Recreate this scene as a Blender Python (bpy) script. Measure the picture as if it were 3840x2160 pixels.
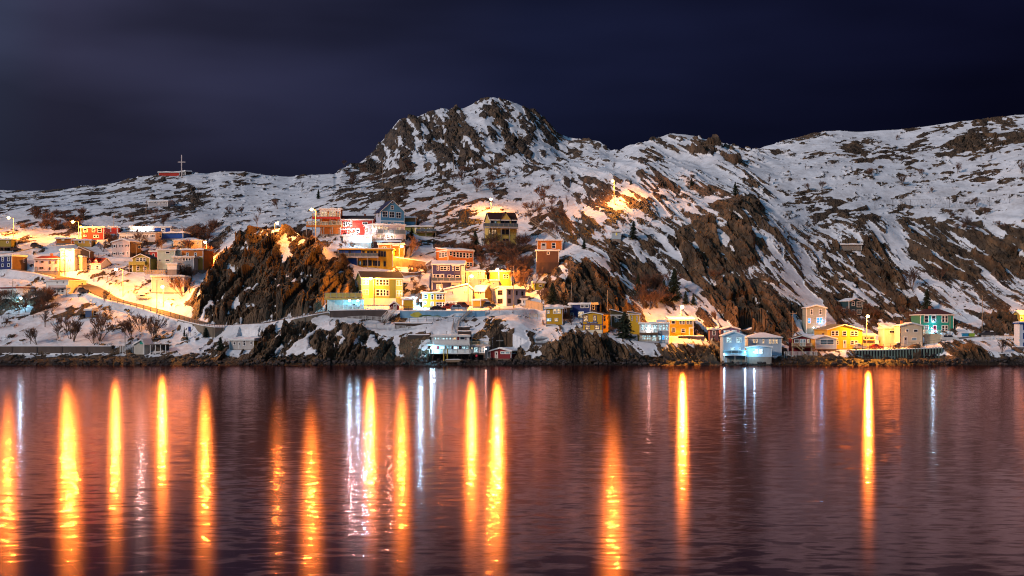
import bpy, math, random
import numpy as np
from mathutils import Vector, Matrix

random.seed(7)
for o in list(bpy.data.objects):
    bpy.data.objects.remove(o)
SC = bpy.context.scene
COL = SC.collection

# ------------------------------------------------------------------ camera
CAM_Z, FPX, CX, HY = 8.57, 5600.0, 1920.0, 1250.0
cam_d = bpy.data.cameras.new("camera")
cam_d.sensor_width = 36.0
cam_d.lens = 36.0 * FPX / 3840.0
cam_d.shift_y = (HY - 1080.0) / 3840.0
cam_d.clip_start = 1.0
cam_d.clip_end = 6000.0
cam = bpy.data.objects.new("camera", cam_d)
cam.location = (0, 0, CAM_Z)
cam.rotation_euler = (math.radians(90), 0, 0)
COL.objects.link(cam)
SC.camera = cam

# ------------------------------------------------------------------ night sky
world = bpy.data.worlds.new("World")
SC.world = world
world.use_nodes = True
nt = world.node_tree
nt.nodes.clear()
N = nt.nodes.new
L = nt.links.new
out = N("ShaderNodeOutputWorld")
bg = N("ShaderNodeBackground")
tc = N("ShaderNodeTexCoord")
sep = N("ShaderNodeSeparateXYZ")
L(tc.outputs["Generated"], sep.inputs[0])
# the lights of the city lie to the left of the harbour: the sky brightens that way
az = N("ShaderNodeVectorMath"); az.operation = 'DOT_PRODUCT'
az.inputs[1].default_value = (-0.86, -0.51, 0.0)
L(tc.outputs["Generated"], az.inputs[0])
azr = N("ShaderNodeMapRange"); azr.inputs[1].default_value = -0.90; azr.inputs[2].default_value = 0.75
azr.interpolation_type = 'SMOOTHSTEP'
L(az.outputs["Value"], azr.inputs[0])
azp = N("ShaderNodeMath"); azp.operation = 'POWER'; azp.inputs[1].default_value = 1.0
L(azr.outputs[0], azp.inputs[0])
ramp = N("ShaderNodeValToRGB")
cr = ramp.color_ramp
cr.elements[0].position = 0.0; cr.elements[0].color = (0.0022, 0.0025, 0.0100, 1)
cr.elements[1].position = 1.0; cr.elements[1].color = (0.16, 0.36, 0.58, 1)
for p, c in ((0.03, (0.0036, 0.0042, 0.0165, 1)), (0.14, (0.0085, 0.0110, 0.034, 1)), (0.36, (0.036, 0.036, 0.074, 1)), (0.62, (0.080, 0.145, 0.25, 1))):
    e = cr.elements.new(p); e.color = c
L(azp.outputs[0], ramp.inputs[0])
# long soft cloud bands
mp = N("ShaderNodeMapping"); mp.inputs["Scale"].default_value = (1.6, 1.6, 7.0); mp.inputs["Rotation"].default_value = (0.0, math.radians(-16), 0.0)
L(tc.outputs["Generated"], mp.inputs[0])
nz = N("ShaderNodeTexNoise"); nz.inputs["Scale"].default_value = 2.2; nz.inputs["Detail"].default_value = 3.0; nz.inputs["Roughness"].default_value = 0.45
L(mp.outputs[0], nz.inputs["Vector"])
cl = N("ShaderNodeMapRange"); cl.inputs[1].default_value = 0.35; cl.inputs[2].default_value = 0.68; cl.inputs[3].default_value = 0.62; cl.inputs[4].default_value = 1.35
L(nz.outputs["Fac"], cl.inputs[0])
# higher sky is a little brighter than the air just above the hills
el = N("ShaderNodeMapRange"); el.inputs[1].default_value = 0.07; el.inputs[2].default_value = 0.24; el.inputs[3].default_value = 0.50; el.inputs[4].default_value = 1.15
L(sep.outputs["Z"], el.inputs[0])
mu = N("ShaderNodeMath"); mu.operation = 'MULTIPLY'
L(cl.outputs[0], mu.inputs[0]); L(el.outputs[0], mu.inputs[1])
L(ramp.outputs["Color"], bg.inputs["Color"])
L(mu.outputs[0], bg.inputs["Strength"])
L(bg.outputs[0], out.inputs[0])

# low wide glow of the city across the harbour: soft, from the left behind the camera
sd = bpy.data.lights.new("city_glow_sun", 'SUN')
sd.energy = 1.9
sd.angle = math.radians(6)
sd.color = (1.0, 0.75, 0.60)
sun = bpy.data.objects.new("city_glow_sun", sd)
_d = Vector((0.72, 0.58, -0.38)).normalized()
sun.rotation_euler = _d.to_track_quat('-Z', 'Y').to_euler()
COL.objects.link(sun)

vs = SC.view_settings
vs.view_transform = 'Standard'
vs.look = 'None'
vs.exposure = 0.0
vs.gamma = 1.0
vs.use_curve_mapping = False
SC.render.engine = 'CYCLES'
SC.cycles.use_denoising = True
SC.cycles.filter_width = 1.1
SC.cycles.max_bounces = 5
SC.cycles.diffuse_bounces = 2
SC.cycles.glossy_bounces = 3
SC.cycles.caustics_reflective = False
SC.cycles.caustics_refractive = False
SC.cycles.sample_clamp_indirect = 6.0
SC.cycles.sample_clamp_direct = 0.0

# ------------------------------------------------------------------ helpers
def wpos(px, py, D):
    return ((px - CX) / FPX * D, D, CAM_Z + (HY - py) / FPX * D)

_mats = {}
def newmat(name):
    m = bpy.data.materials.new(name)
    m.use_nodes = True
    m.node_tree.nodes.clear()
    return m

def paint(col, name="paint", rough=0.75, var=0.22, scale=0.8, bump=0.0, metal=0.0, band=0.0):
    key = (tuple(round(c, 3) for c in col), name, rough, var, scale, bump, metal, band)
    if key in _mats:
        return _mats[key]
    m = newmat(name)
    nt = m.node_tree; N = nt.nodes.new; L = nt.links.new
    o = N("ShaderNodeOutputMaterial"); b = N("ShaderNodeBsdfPrincipled")
    L(b.outputs[0], o.inputs[0])
    b.inputs["Roughness"].default_value = rough
    b.inputs["Metallic"].default_value = metal
    b.inputs["Specular IOR Level"].default_value = 0.3
    tc = N("ShaderNodeTexCoord")
    n = N("ShaderNodeTexNoise"); n.inputs["Scale"].default_value = scale; n.inputs["Detail"].default_value = 5; n.inputs["Roughness"].default_value = 0.65
    mp = N("ShaderNodeMapping"); mp.inputs["Scale"].default_value = (1.0, 1.0, 0.45)
    L(tc.outputs["Object"], mp.inputs[0]); L(mp.outputs[0], n.inputs["Vector"])
    r = N("ShaderNodeMapRange"); r.inputs[1].default_value = 0.3; r.inputs[2].default_value = 0.7
    r.inputs[3].default_value = 1 - var; r.inputs[4].default_value = 1 + var * 0.5
    L(n.outputs["Fac"], r.inputs[0])
    mx = N("ShaderNodeVectorMath"); mx.operation = 'SCALE'
    mx.inputs[0].default_value = col[:3]
    last = r.outputs[0]
    if band:
        s = N("ShaderNodeSeparateXYZ"); L(tc.outputs["Object"], s.inputs[0])
        mm = N("ShaderNodeMath"); mm.operation = 'PINGPONG'; mm.inputs[1].default_value = 0.11
        L(s.outputs["Z"], mm.inputs[0])
        m2 = N("ShaderNodeMapRange"); m2.inputs[1].default_value = 0; m2.inputs[2].default_value = 0.03; m2.inputs[3].default_value = 1 - band; m2.inputs[4].default_value = 1
        L(mm.outputs[0], m2.inputs[0])
        m3 = N("ShaderNodeMath"); m3.operation = 'MULTIPLY'; L(last, m3.inputs[0]); L(m2.outputs[0], m3.inputs[1])
        last = m3.outputs[0]
    L(last, mx.inputs["Scale"])
    L(mx.outputs[0], b.inputs["Base Color"])
    if bump:
        bm = N("ShaderNodeBump"); bm.inputs["Strength"].default_value = bump; bm.inputs["Distance"].default_value = 0.1
        L(n.outputs["Fac"], bm.inputs["Height"]); L(bm.outputs[0], b.inputs["Normal"])
    _mats[key] = m
    return m

def glow(col, strength, name="lit_glass", mottle=0.0, base=(0.05, 0.05, 0.06)):
    key = ("glow", tuple(col), strength, mottle)
    if key in _mats:
        return _mats[key]
    m = newmat(name)
    nt = m.node_tree; N = nt.nodes.new; L = nt.links.new
    o = N("ShaderNodeOutputMaterial"); b = N("ShaderNodeBsdfPrincipled")
    L(b.outputs[0], o.inputs[0])
    b.inputs["Base Color"].default_value = (*base, 1)
    b.inputs["Roughness"].default_value = 0.2
    b.inputs["Emission Color"].default_value = (*col, 1)
    b.inputs["Emission Strength"].default_value = strength
    if mottle:      # a furnished room seen through the pane: bright and dim patches
        tc = N("ShaderNodeTexCoord"); n = N("ShaderNodeTexNoise"); n.inputs["Scale"].default_value = 2.1; n.inputs["Detail"].default_value = 2
        L(tc.outputs["Object"], n.inputs["Vector"])
        r = N("ShaderNodeMapRange"); r.inputs[1].default_value = 0.42; r.inputs[2].default_value = 0.6
        r.inputs[3].default_value = strength * (1 - mottle); r.inputs[4].default_value = strength
        L(n.outputs["Fac"], r.inputs[0]); L(r.outputs[0], b.inputs["Emission Strength"])
    _mats[key] = m
    return m

class MB:
    """collects simple solids and makes ONE mesh of them"""
    def __init__(s):
        s.v = []; s.f = []
    def box(s, x0, y0, z0, x1, y1, z1, M=None):
        if x0 > x1: x0, x1 = x1, x0
        if y0 > y1: y0, y1 = y1, y0
        if z0 > z1: z0, z1 = z1, z0
        b = len(s.v)
        p = [(x0,y0,z0),(x1,y0,z0),(x1,y1,z0),(x0,y1,z0),(x0,y0,z1),(x1,y0,z1),(x1,y1,z1),(x0,y1,z1)]
        if M is not None:
            p = [tuple(M @ Vector(q)) for q in p]
        s.v += p
        s.f += [(b,b+3,b+2,b+1),(b+4,b+5,b+6,b+7),(b,b+1,b+5,b+4),(b+1,b+2,b+6,b+5),(b+2,b+3,b+7,b+6),(b+3,b,b+4,b+7)]
        return s
    def prism(s, poly, a0, a1, axis='y'):
        """poly in (u,w) extruded along axis; for 'y' u=x,w=z; for 'x' u=y,w=z; for 'z' u=x,w=y"""
        if poly_area(poly) < 0: poly = poly[::-1]
        n = len(poly); b = len(s.v)
        def P(u, w, a):
            return {'y': (u, a, w), 'x': (a, u, w), 'z': (u, w, a)}[axis]
        if axis == 'y': a0, a1 = max(a0, a1), min(a0, a1)
        else: a0, a1 = min(a0, a1), max(a0, a1)
        s.v += [P(u, w, a0) for u, w in poly] + [P(u, w, a1) for u, w in poly]
        s.f.append(tuple(range(b + n - 1, b - 1, -1)))
        s.f.append(tuple(range(b + n, b + 2 * n)))
        for i in range(n):
            j = (i + 1) % n
            s.f.append((b + i, b + j, b + n + j, b + n + i))
        return s
    def tube(s, p, q, r0, r1=None, n=6, caps=True):
        if r1 is None: r1 = r0
        p = Vector(p); q = Vector(q); d = (q - p)
        if d.length < 1e-6: return s
        d.normalize()
        a = d.orthogonal().normalized(); c = d.cross(a)
        b = len(s.v)
        for (o, r) in ((p, r0), (q, r1)):
            for i in range(n):
                t = 2 * math.pi * i / n
                s.v.append(tuple(o + a * (r * math.cos(t)) + c * (r * math.sin(t))))
        for i in range(n):
            j = (i + 1) % n
            s.f.append((b + i, b + j, b + n + j, b + n + i))
        if caps:
            s.f.append(tuple(range(b + n - 1, b - 1, -1))); s.f.append(tuple(range(b + n, b + 2 * n)))
        return s
    def ball(s, c, r, n=8, m=5, sz=1.0, jitter=0.0):
        b = len(s.v)
        s.v.append((c[0], c[1], c[2] - r * sz))
        for i in range(1, m):
            ph = -math.pi / 2 + math.pi * i / m
            for j in range(n):
                t = 2 * math.pi * j / n
                k = r * (1 + random.uniform(-jitter, jitter))
                s.v.append((c[0] + k * math.cos(ph) * math.cos(t), c[1] + k * math.cos(ph) * math.sin(t), c[2] + k * sz * math.sin(ph)))
        s.v.append((c[0], c[1], c[2] + r * sz))
        top = len(s.v) - 1
        for j in range(n):
            s.f.append((b, b + 1 + (j + 1) % n, b + 1 + j))
            s.f.append((top, top - n + j, top - n + (j + 1) % n))
        for i in range(m - 2):
            for j in range(n):
                a0 = b + 1 + i * n + j; a1 = b + 1 + i * n + (j + 1) % n
                s.f.append((a0, a1, a1 + n, a0 + n))
        return s
    def mesh(s, name, mat):
        me = bpy.data.meshes.new(name)
        me.from_pydata(s.v, [], s.f)
        if mat: me.materials.append(mat)
        me.update()
        return me
    def build(s, name, mat, parent=None, smooth=False):
        me = s.mesh(name, mat)
        if smooth:
            me.polygons.foreach_set("use_smooth", [True] * len(me.polygons))
        return link(name, me, parent)

def poly_area(p):
    return 0.5 * sum(p[i][0] * p[(i+1) % len(p)][1] - p[(i+1) % len(p)][0] * p[i][1] for i in range(len(p)))

def link(name, me, parent=None):
    o = bpy.data.objects.new(name, me)
    COL.objects.link(o)
    if parent is not None: o.parent = parent
    return o

def tag(o, label=None, cat=None, group=None, kind=None):
    if label: o["label"] = label
    if cat: o["category"] = cat
    if group: o["group"] = group
    if kind: o["kind"] = kind
    return o

def empty(name, loc, rz, label, cat, group=None):
    o = bpy.data.objects.new(name, None)
    o.location = loc; o.rotation_euler = (0, 0, rz)
    COL.objects.link(o)
    return tag(o, label, cat, group)

def kids(o):
    return _kids.get(o.name, [])

def lamp(name, loc, col, power, radius, parent=None):
    d = bpy.data.lights.new(name, 'POINT')
    d.color = col; d.energy = power; d.shadow_soft_size = radius
    o = bpy.data.objects.new(name, d)
    o.location = loc
    if parent is not None: o.parent = parent
    COL.objects.link(o)
    return o

# ------------------------------------------------------------------ numeric noise
def _h(ix, iy, s):
    n = (ix.astype(np.int64) * 374761393 + iy.astype(np.int64) * 668265263 + s * 1442695041) & 0xffffffff
    n = ((n ^ (n >> 13)) * 1274126177) & 0xffffffff
    n = (n ^ (n >> 16)) & 0xffffffff
    return n.astype(np.float64) / 4294967295.0
def vnoise(x, y, s=0):
    ix = np.floor(x); iy = np.floor(y); fx = x - ix; fy = y - iy
    fx = fx * fx * fx * (fx * (fx * 6 - 15) + 10); fy = fy * fy * fy * (fy * (fy * 6 - 15) + 10)
    a = _h(ix, iy, s); b = _h(ix + 1, iy, s); c = _h(ix, iy + 1, s); d = _h(ix + 1, iy + 1, s)
    return (a + (b - a) * fx) * (1 - fy) + (c + (d - c) * fx) * fy
def fbm(x, y, s=0, oct=4, g=0.5):
    v = 0.0; a = 1.0; t = 0.0
    for i in range(oct):
        v = v + a * (vnoise(x, y, s + i * 17) * 2 - 1); t += a
        x = x * 2.03 + 11.3; y = y * 2.03 - 7.1; a *= g
    return v / t
def facets(x, y, s=0, tilt=1.0):
    """cellular blocks, each a tilted plane; returns (height, distance to edge)"""
    ix = np.floor(x); iy = np.floor(y)
    b1 = np.full(x.shape, 9.0); b2 = np.full(x.shape, 9.0); hh = np.zeros(x.shape)
    for dx in (-1, 0, 1):
        for dy in (-1, 0, 1):
            cx = ix + dx; cy = iy + dy
            px = cx + _h(cx, cy, s); py = cy + _h(cx, cy, s + 5)
            ex = x - px; ey = y - py
            d = ex * ex + ey * ey
            hc = _h(cx, cy, s + 9) + tilt * (ex * (_h(cx, cy, s + 21) * 2 - 1) + ey * (_h(cx, cy, s + 33) * 2 - 1))
            m = d < b1
            b2 = np.where(m, b1, np.minimum(b2, d))
            hh = np.where(m, hc, hh); b1 = np.where(m, d, b1)
    return hh, np.sqrt(b2) - np.sqrt(b1)
def sstep(a, b, x):
    t = np.clip((x - a) / (b - a), 0, 1)
    return t * t * (3 - 2 * t)
# ------------------------------------------------------------------ the lie of the land
SKY = [(-500,735),(-300,722),(0,712),(100,713),(250,708),(300,700),(380,697),(435,687),(481,675),(528,667),(595,660),(683,655),(700,651),(778,653),
       (824,644),(917,641),(955,650),(1082,661),(1166,656),(1259,653),(1285,632),(1348,613),(1393,564),(1416,541),(1454,515),(1499,458),(1560,436),
       (1605,421),(1665,404),(1718,405),(1771,379),(1816,362),(1854,364),(1930,384),(2005,413),(2043,447),(2092,500),(2130,517),(2209,520),
       (2247,528),(2285,560),(2310,562),(2380,538),(2445,514),(2519,504),(2600,514),(2683,529),(2740,546),(2800,556),(2876,544),(2952,525),(3056,504),(3103,495),
       (3270,491),(3391,487),(3497,472),(3595,459),(3740,443),(3840,430),(4100,405),(4400,395)]
# px : n2..n8 (py, depth)
CL = {
 -500:[(1333,411.6),(1300,413),(1192,432),(1120,443),(1012,462),(900,488),(790,540)],
 0:[(1333,411.6),(1300,413),(1192,432),(1120,443),(1012,462),(900,488),(790,540)],
 200:[(1333,411.6),(1300,413),(1192,432),(1105,446),(1015,464),(915,486),(780,545)],
 450:[(1330,411.5),(1300,413),(1190,432),(1110,446),(1015,466),(910,492),(790,545)],
 600:[(1325,411),(1290,418),(1190,434),(1130,444),(1015,466),(920,492),(790,545)],
 700:[(1320,410),(1280,418),(1208,428),(1180,436),(1040,460),(930,492),(800,545)],
 728:[(1325,409),(1262,419),(1212,425),(1200,431),(1110,440),(1060,452),(800,545)],
 760:[(1335,408),(1264,419),(1218,422),(1208,430),(1075,441),(1075,455),(800,545)],
 800:[(1335,408),(1266,419),(1224,422),(1212,430),(1008,446),(1030,462),(810,545)],
 850:[(1335,408),(1266,419),(1224,422),(1213,430),(940,451),(975,470),(800,550)],
 900:[(1335,408),(1266,419),(1222,422),(1211,430),(888,453),(930,475),(800,555)],
 970:[(1330,408),(1262,419),(1218,422),(1208,429),(864,455),(900,480),(790,560)],
 1040:[(1330,408),(1245,419),(1207,423),(1197,429),(856,455),(885,482),(780,560)],
 1120:[(1320,408),(1220,420.5),(1190,424),(1182,430),(870,455),(900,480),(780,560)],
 1200:[(1310,406),(1203,421.5),(1174,425),(1165,431),(915,453),(897,478),(760,560)],
 1290:[(1310,406),(1225,416),(1164,428),(1152,436),(1000,452),(890,475),(740,560)],
 1400:[(1300,408),(1230,418),(1157,430),(1148,438),(1015,456),(893,480),(730,560)],
 1500:[(1290,410),(1215,420),(1162,430),(1153,438),(1030,455),(895,485),(720,560)],
 1600:[(1325,404),(1210,418),(1166,428),(1158,438),(1045,455),(905,490),(700,565)],
 1750:[(1315,405),(1205,420),(1166,428),(1156,438),(1060,455),(925,488),(690,565)],
 1850:[(1290,407),(1195,420),(1163,428),(1152,438),(1078,452),(930,485),(680,570)],
 1950:[(1290,407),(1205,418),(1162,428),(1146,440),(1078,455),(943,485),(670,575)],
 2020:[(1320,406),(1262,414),(1225,422),(1140,440),(1060,458),(938,485),(650,580)],
 2080:[(1275,406),(1245,413),(1212,422),(1160,432),(1010,452),(935,478),(635,582)],
 2150:[(1270,406),(1240,413),(1200,425),(1165,432),(975,452),(930,475),(622,590)],
 2250:[(1275,406),(1252,412),(1200,426),(1165,432),(955,455),(885,480),(640,556)],
 2350:[(1290,407),(1272,413),(1220,424),(1180,432),(1000,460),(860,482),(680,530)],
 2450:[(1320,407),(1288,412),(1250,424),(1190,436),(1050,460),(850,485),(690,525)],
 2600:[(1325,407),(1288,412),(1258,424),(1195,436),(1000,465),(820,490),(660,530)],
 2750:[(1340,406),(1330,410),(1280,424),(1230,434),(1000,462),(780,485),(650,535)],
 2900:[(1340,405),(1334,409),(1285,425),(1235,435),(1050,455),(850,485),(680,540)],
 3050:[(1342,405),(1334,410),(1290,422),(1240,436),(1100,460),(900,490),(650,545)],
 3175:[(1342,405),(1325,410),(1306,424),(1250,440),(1140,458),(900,490),(650,545)],
 3200:[(1347,411.2),(1311,412.6),(1305,424),(1240,440),(1140,458),(900,490),(650,545)],
 3400:[(1347,411.2),(1308,412.6),(1298,426),(1235,444),(1130,462),(920,495),(650,550)],
 3530:[(1347,411.2),(1303,412.6),(1277,424),(1225,442),(1115,462),(940,490),(650,550)],
 3570:[(1328,406),(1285,416),(1262,426),(1205,442),(1110,462),(950,490),(650,550)],
 3700:[(1320,406),(1280,416),(1254,426),(1200,440),(1090,464),(950,490),(640,550)],
 3840:[(1325,406),(1275,418),(1250,428),(1190,442),(1080,465),(900,490),(600,550)],
 4400:[(1325,406),(1275,418),(1250,428),(1190,442),(1080,465),(900,490),(600,550)],
}
_cx = np.array(sorted(CL), float)
_cp = np.array([[n[0] for n in CL[k]] for k in sorted(CL)], float)
_cd = np.array([[n[1] for n in CL[k]] for k in sorted(CL)], float)
_sx = np.array([a for a, b in SKY], float); _sy = np.array([b for a, b in SKY], float)
_dx = np.arange(-500, 4401, 5.0)
def _smooth(a, sig=4.0):
    k = np.exp(-.5 * (np.arange(-14, 15) / sig) ** 2); k /= k.sum()
    return np.convolve(np.pad(a, 14, 'edge'), k, 'valid')
_cp = np.stack([_smooth(np.interp(_dx, _cx, _cp[:, k])) for k in range(_cp.shape[1])], 1)
_cd = np.stack([_smooth(np.interp(_dx, _cx, _cd[:, k])) for k in range(_cd.shape[1])], 1)
_cx = _dx
def nodes_at(px):
    px = np.atleast_1d(np.asarray(px, float))
    P = [np.full(px.shape, 1420.0), np.full(px.shape, 1352.0)]; D = [np.full(px.shape, 392.0), np.full(px.shape, 403.5)]
    for k in range(_cp.shape[1]):
        P.append(np.interp(px, _cx, _cp[:, k])); D.append(np.interp(px, _cx, _cd[:, k]))
    P.append(np.interp(px, _sx, _sy))
    D.append(np.interp(px, [0, 1250, 1420, 2130, 2290, 2400, 3840], [625, 640, 715, 725, 640, 610, 600]))
    P[0] = P[0]
    P = np.array(P); D = np.array(D)
    P[0] = HY + (CAM_Z + 2.0) * FPX / D[0]      # two metres under the water
    return P, D
def hit(px, py):
    """depth at which the ground is seen at a point of the view"""
    P, D = nodes_at(px); P = P[:, 0]; D = D[:, 0]
    best = D[-1]; low = 1e9
    for k in range(len(P) - 1):
        if P[k] >= py >= P[k + 1] and P[k] != P[k + 1]:
            t = (P[k] - py) / (P[k] - P[k + 1])
            return D[k] + t * (D[k + 1] - D[k])
    return best

TAGS = {'A':(0,560,3.22),'B':(0,950,3.22),'C':(700,560,3.22),'D':(700,950,3.22),'E':(1400,950,3.22),'F':(1400,560,3.22),'G':(2100,950,3.22),
        'g':(2100,560,3.22),'I':(2800,1000,3.623),'J':(3240,1000,3.623),'a':(0,840,6.44),'b':(400,840,6.44),'c':(0,1030,6.44),'d':(1150,730,6.44),
        'e':(1250,900,6.44),'f':(1600,780,6.44),'h':(1500,960,6.44),'i':(1800,1000,6.44),'j':(1600,1180,6.44),'k':(2080,1090,3.64),'l':(2380,1140,3.64),
        'm':(2700,1140,3.64),'n':(3000,1100,3.64),'o':(3440,1120,3.64),'r':(2740,400,1.3209),'p':(1240,1130,5.118),'4':(0,0,1.0)}
def zx(t, x): return TAGS[t][0] + x / TAGS[t][2]
def zy(t, y): return TAGS[t][1] + y / TAGS[t][2]
def zc(t, x, y): return zx(t, x), zy(t, y)

WHITE=(.76,.76,.74); CREAM=(.68,.58,.42); PINK=(.66,.52,.48); GREY=(.38,.38,.40); BROWN=(.15,.09,.05); RED=(.50,.045,.03); ORANGE=(.55,.17,.03)
YELLOW=(.68,.42,.03); NAVY=(.025,.04,.15); LBLUE=(.10,.30,.47); TEAL=(.015,.26,.21); PALEB=(.42,.52,.62); OLIVE=(.30,.27,.06); PGREEN=(.50,.60,.50)
PURPLE=(.24,.15,.26); MAROON=(.20,.018,.025); BEIGE=(.58,.48,.32); OCHRE=(.55,.33,.06); DARK=(.04,.03,.035); DRED=(.22,.03,.02); MUSTARD=(.62,.33,.02)
COBALT=(.01,.06,.30); DTEAL=(.02,.06,.08); GGREY=(.33,.35,.30); LAV=(.50,.50,.72); STONE=(.28,.24,.20)

HS = []
def H(label, t, x0, x1, yb, ye, s=0, roof='flat', ya=None, col=WHITE, **k):
    sc = TAGS[t][2]
    d = dict(label=label, t=t, x0=zx(t, x0), x1=zx(t, x1), yb=zy(t, yb), ye=zy(t, ye), s=s / sc, roof=roof,
             ya=None if ya is None else zy(t, ya), col=col, k=k)
    HS.append(d)
H('narrow olive house raised on timber posts at the far left edge','a',-90,270,545,365,0,'flat',None,OLIVE,w=[(150,410,210,465)],stilt=690,dark=1)
H('navy house with a brown side and white windows at the far left','a',-120,285,1105,765,235,'flat',None,NAVY,sc=BROWN,w=[(-20,790,50,895),(155,785,232,895),(-20,950,40,1030),(155,950,230,1030)],sw=[(455,825,490,915)])
H('pink two storey house with a dark hipped roof beside the tall white house','a',805,1405,1135,830,35,'hip',758,PINK,rc=DRED,w=[(845,885,890,920),(970,890,1040,935),(1180,885,1222,955),(1330,885,1370,955),(935,1035,985,1085),(988,1035,1035,1085),(1175,1040,1217,1110),(1340,1040,1370,1130,'D'),(825,1030,885,1130,'D')],wc=BROWN)
H('brown gabled house standing behind the tall white house','a',1800,2165,905,660,0,'gf',550,BROWN,ax=1910,rc=BROWN)
H('tall white three storey house right behind the second lamp from the left','a',1450,1795,1130,612,45,'flat',None,WHITE,w=[(1500,690,1545,725),(1640,845,1670,895),(1690,845,1720,895),(1505,845,1550,880),(1500,1040,1545,1080),(1655,1050,1700,1080)])
H('small cream house with a sloping roof right of the tall white house','a',1830,1985,1105,800,70,'gf',772,CREAM,w=[(1885,850,1925,915),(1860,960,1950,990)])
H('lavender cottage with two dormers in its dark red roof','a',2015,2430,1102,955,150,'gs',815,LAV,rc=DRED,w=[(2060,1000,2142,1092),(2195,1000,2257,1098,'D'),(2303,1000,2387,1092)],dorm=[(2085,2165,820,940),(2255,2335,820,940)])
H('brown gabled house with white roof edges and a panelled balcony','b',590,1045,1150,820,110,'gf',722,OLIVE,rc=DARK,ax=810,w=[(685,810,775,900),(775,810,865,900),(865,810,950,900),(695,1015,778,1122),(873,1015,955,1122)],pan=[(560,905,975,990,1.6,OLIVE)],found=OLIVE)
H('small brick red box house behind the brown gabled house','b',1040,1225,835,665,0,'flat',None,RED,w=[(1095,715,1160,790)])
H('pale green flat roofed house with an L of white trim','b',1220,1650,1095,625,0,'flat',None,PGREEN,w=[(1420,660,1530,720),(1262,845,1312,912),(1415,850,1520,905)])
H('orange house with a peach panel beside the pale green house','b',1652,2330,1105,615,110,'flat',None,ORANGE,w=[(1905,690,1967,778),(2105,690,2168,778),(2330,880,2331,881)],pan=[(1656,635,1795,785,.06,CREAM),(1656,783,2326,800,.12,WHITE),(2115,805,2325,1100,.06,OCHRE)])
H('grey box house in front of the orange house','b',1600,2105,1095,795,0,'flat',None,GREY,D=-7,w=[(1722,822,1772,892),(1835,815,1900,895),(1902,815,1968,895),(1970,815,2035,895),(1940,1015,2030,1080)])
H('low white shed below the grey box house','b',1465,1690,1100,965,0,'flat',None,WHITE,D=-13)
H('beige bungalow with a snowy hipped roof uphill of the pale green house','b',1615,2295,605,385,0,'hip',318,BEIGE,w=[(1722,422,1788,487),(1950,425,1993,477),(1993,425,2038,477),(2183,423,2230,502)])
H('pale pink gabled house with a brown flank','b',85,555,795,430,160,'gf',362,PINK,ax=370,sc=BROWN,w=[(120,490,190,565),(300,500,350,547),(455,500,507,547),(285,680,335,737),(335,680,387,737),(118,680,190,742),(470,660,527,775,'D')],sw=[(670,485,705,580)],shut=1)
H('long white house with shuttered windows and a dark roof','b',275,1175,430,205,140,'gs',150,WHITE,sc=PINK,rc=DARK,w=[(325,285,402,340),(505,285,588,335),(690,260,748,310),(893,260,958,305),(1083,262,1128,318)],sw=[(1210,250,1285,300)],shut=1)
H('white modern house with bright blue wall panels','b',560,1550,240,72,0,'flat',None,WHITE,w=[(600,100,700,150,'l'),(720,100,800,150,'l'),(1062,102,1142,142,'l'),(1325,112,1395,158)],pan=[(1158,95,1308,235,.06,COBALT),(1418,95,1528,235,.06,COBALT)])
H('dark blue timber deck block below the modern white house','b',1300,1845,345,205,90,'flat',None,COBALT,D=-6,w=[],rail=(1540,1840,205,120,'w'))
H('red house with white windows under the second street lamp of the hill road','a',1950,2510,372,78,0,'flat',None,RED,w=[(2010,108,2115,197),(2218,108,2303,197),(2348,105,2462,207),(2018,262,2092,312),(2252,262,2322,332),(2322,262,2392,332)],fw=WHITE)
H('darker red wing with one wide window beside the long white house','b',-15,258,235,72,0,'flat',None,RED,D=2,w=[(5,98,50,190),(50,98,108,190)])
H('low yellow house with a board fence below the red house','a',1785,2200,545,385,0,'flat',None,OCHRE,w=[(1888,398,1975,462),(2158,393,2203,467),(2003,400,2048,465,'D')])
H('low orange shed beside the hill road','a',1350,1725,465,345,0,'flat',None,ORANGE,w=[(1488,358,1555,402,'l')])
H('grey cabin alone among the rocks high on the hill','A',1780,2025,690,622,40,'gs',605,GREY,w=[(1852,625,1888,648),(1905,620,1932,668,'D'),(1955,623,2005,658)])
H('long red building on the ridge beside the cross','A',1915,2168,322,276,0,'flat',None,RED,w=[],sh=1)
H('small dark hut at the foot of the cross','A',2168,2240,318,262,60,'flat',None,DARK,w=[(2200,270,2235,300)])
H('white house with a red hipped roof and a glazed porch below the road','c',1030,1650,460,125,260,'hip',42,WHITE,sc=CREAM,rc=DRED,w=[(1318,150,1367,216),(1488,150,1537,216),(1335,345,1432,437),(1450,335,1537,437),(1590,318,1712,412,'l')],sw=[(1828,170,1862,240),(1755,330,1795,440,'D')],pan=[(1170,255,1690,312,1.5,PINK)])
H('white flat roofed house with a red roof line at the left edge','c',-80,385,590,310,300,'flat',None,WHITE,ft=DRED,w=[(20,370,102,475),(248,365,308,470)],sw=[(628,395,665,465)],wc=DRED)
H('pale grey flat house under the lamp left of the rock knob','B',1830,2220,470,275,0,'flat',None,PINK,w=[(1943,298,1977,327),(2053,293,2097,358),(1895,330,1905,365,'D')])
H('blue shed with an ochre end on the snowy slope','c',2035,2215,1028,850,95,'shed',812,(.06,.10,.2),sc=OCHRE,w=[],sw=[(2238,868,2292,990)])
H('little grey kennel beside the blue shed','c',2340,2455,1035,925,50,'gs',888,GREY,w=[])
H('grey boat shed with a teal gable on the shore','B',1600,1740,1218,1100,70,'gf',1045,(.45,.43,.38),ax=1712,rc=GREY,w=[],pan=[(1680,1062,1738,1098,.05,TEAL)])
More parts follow.
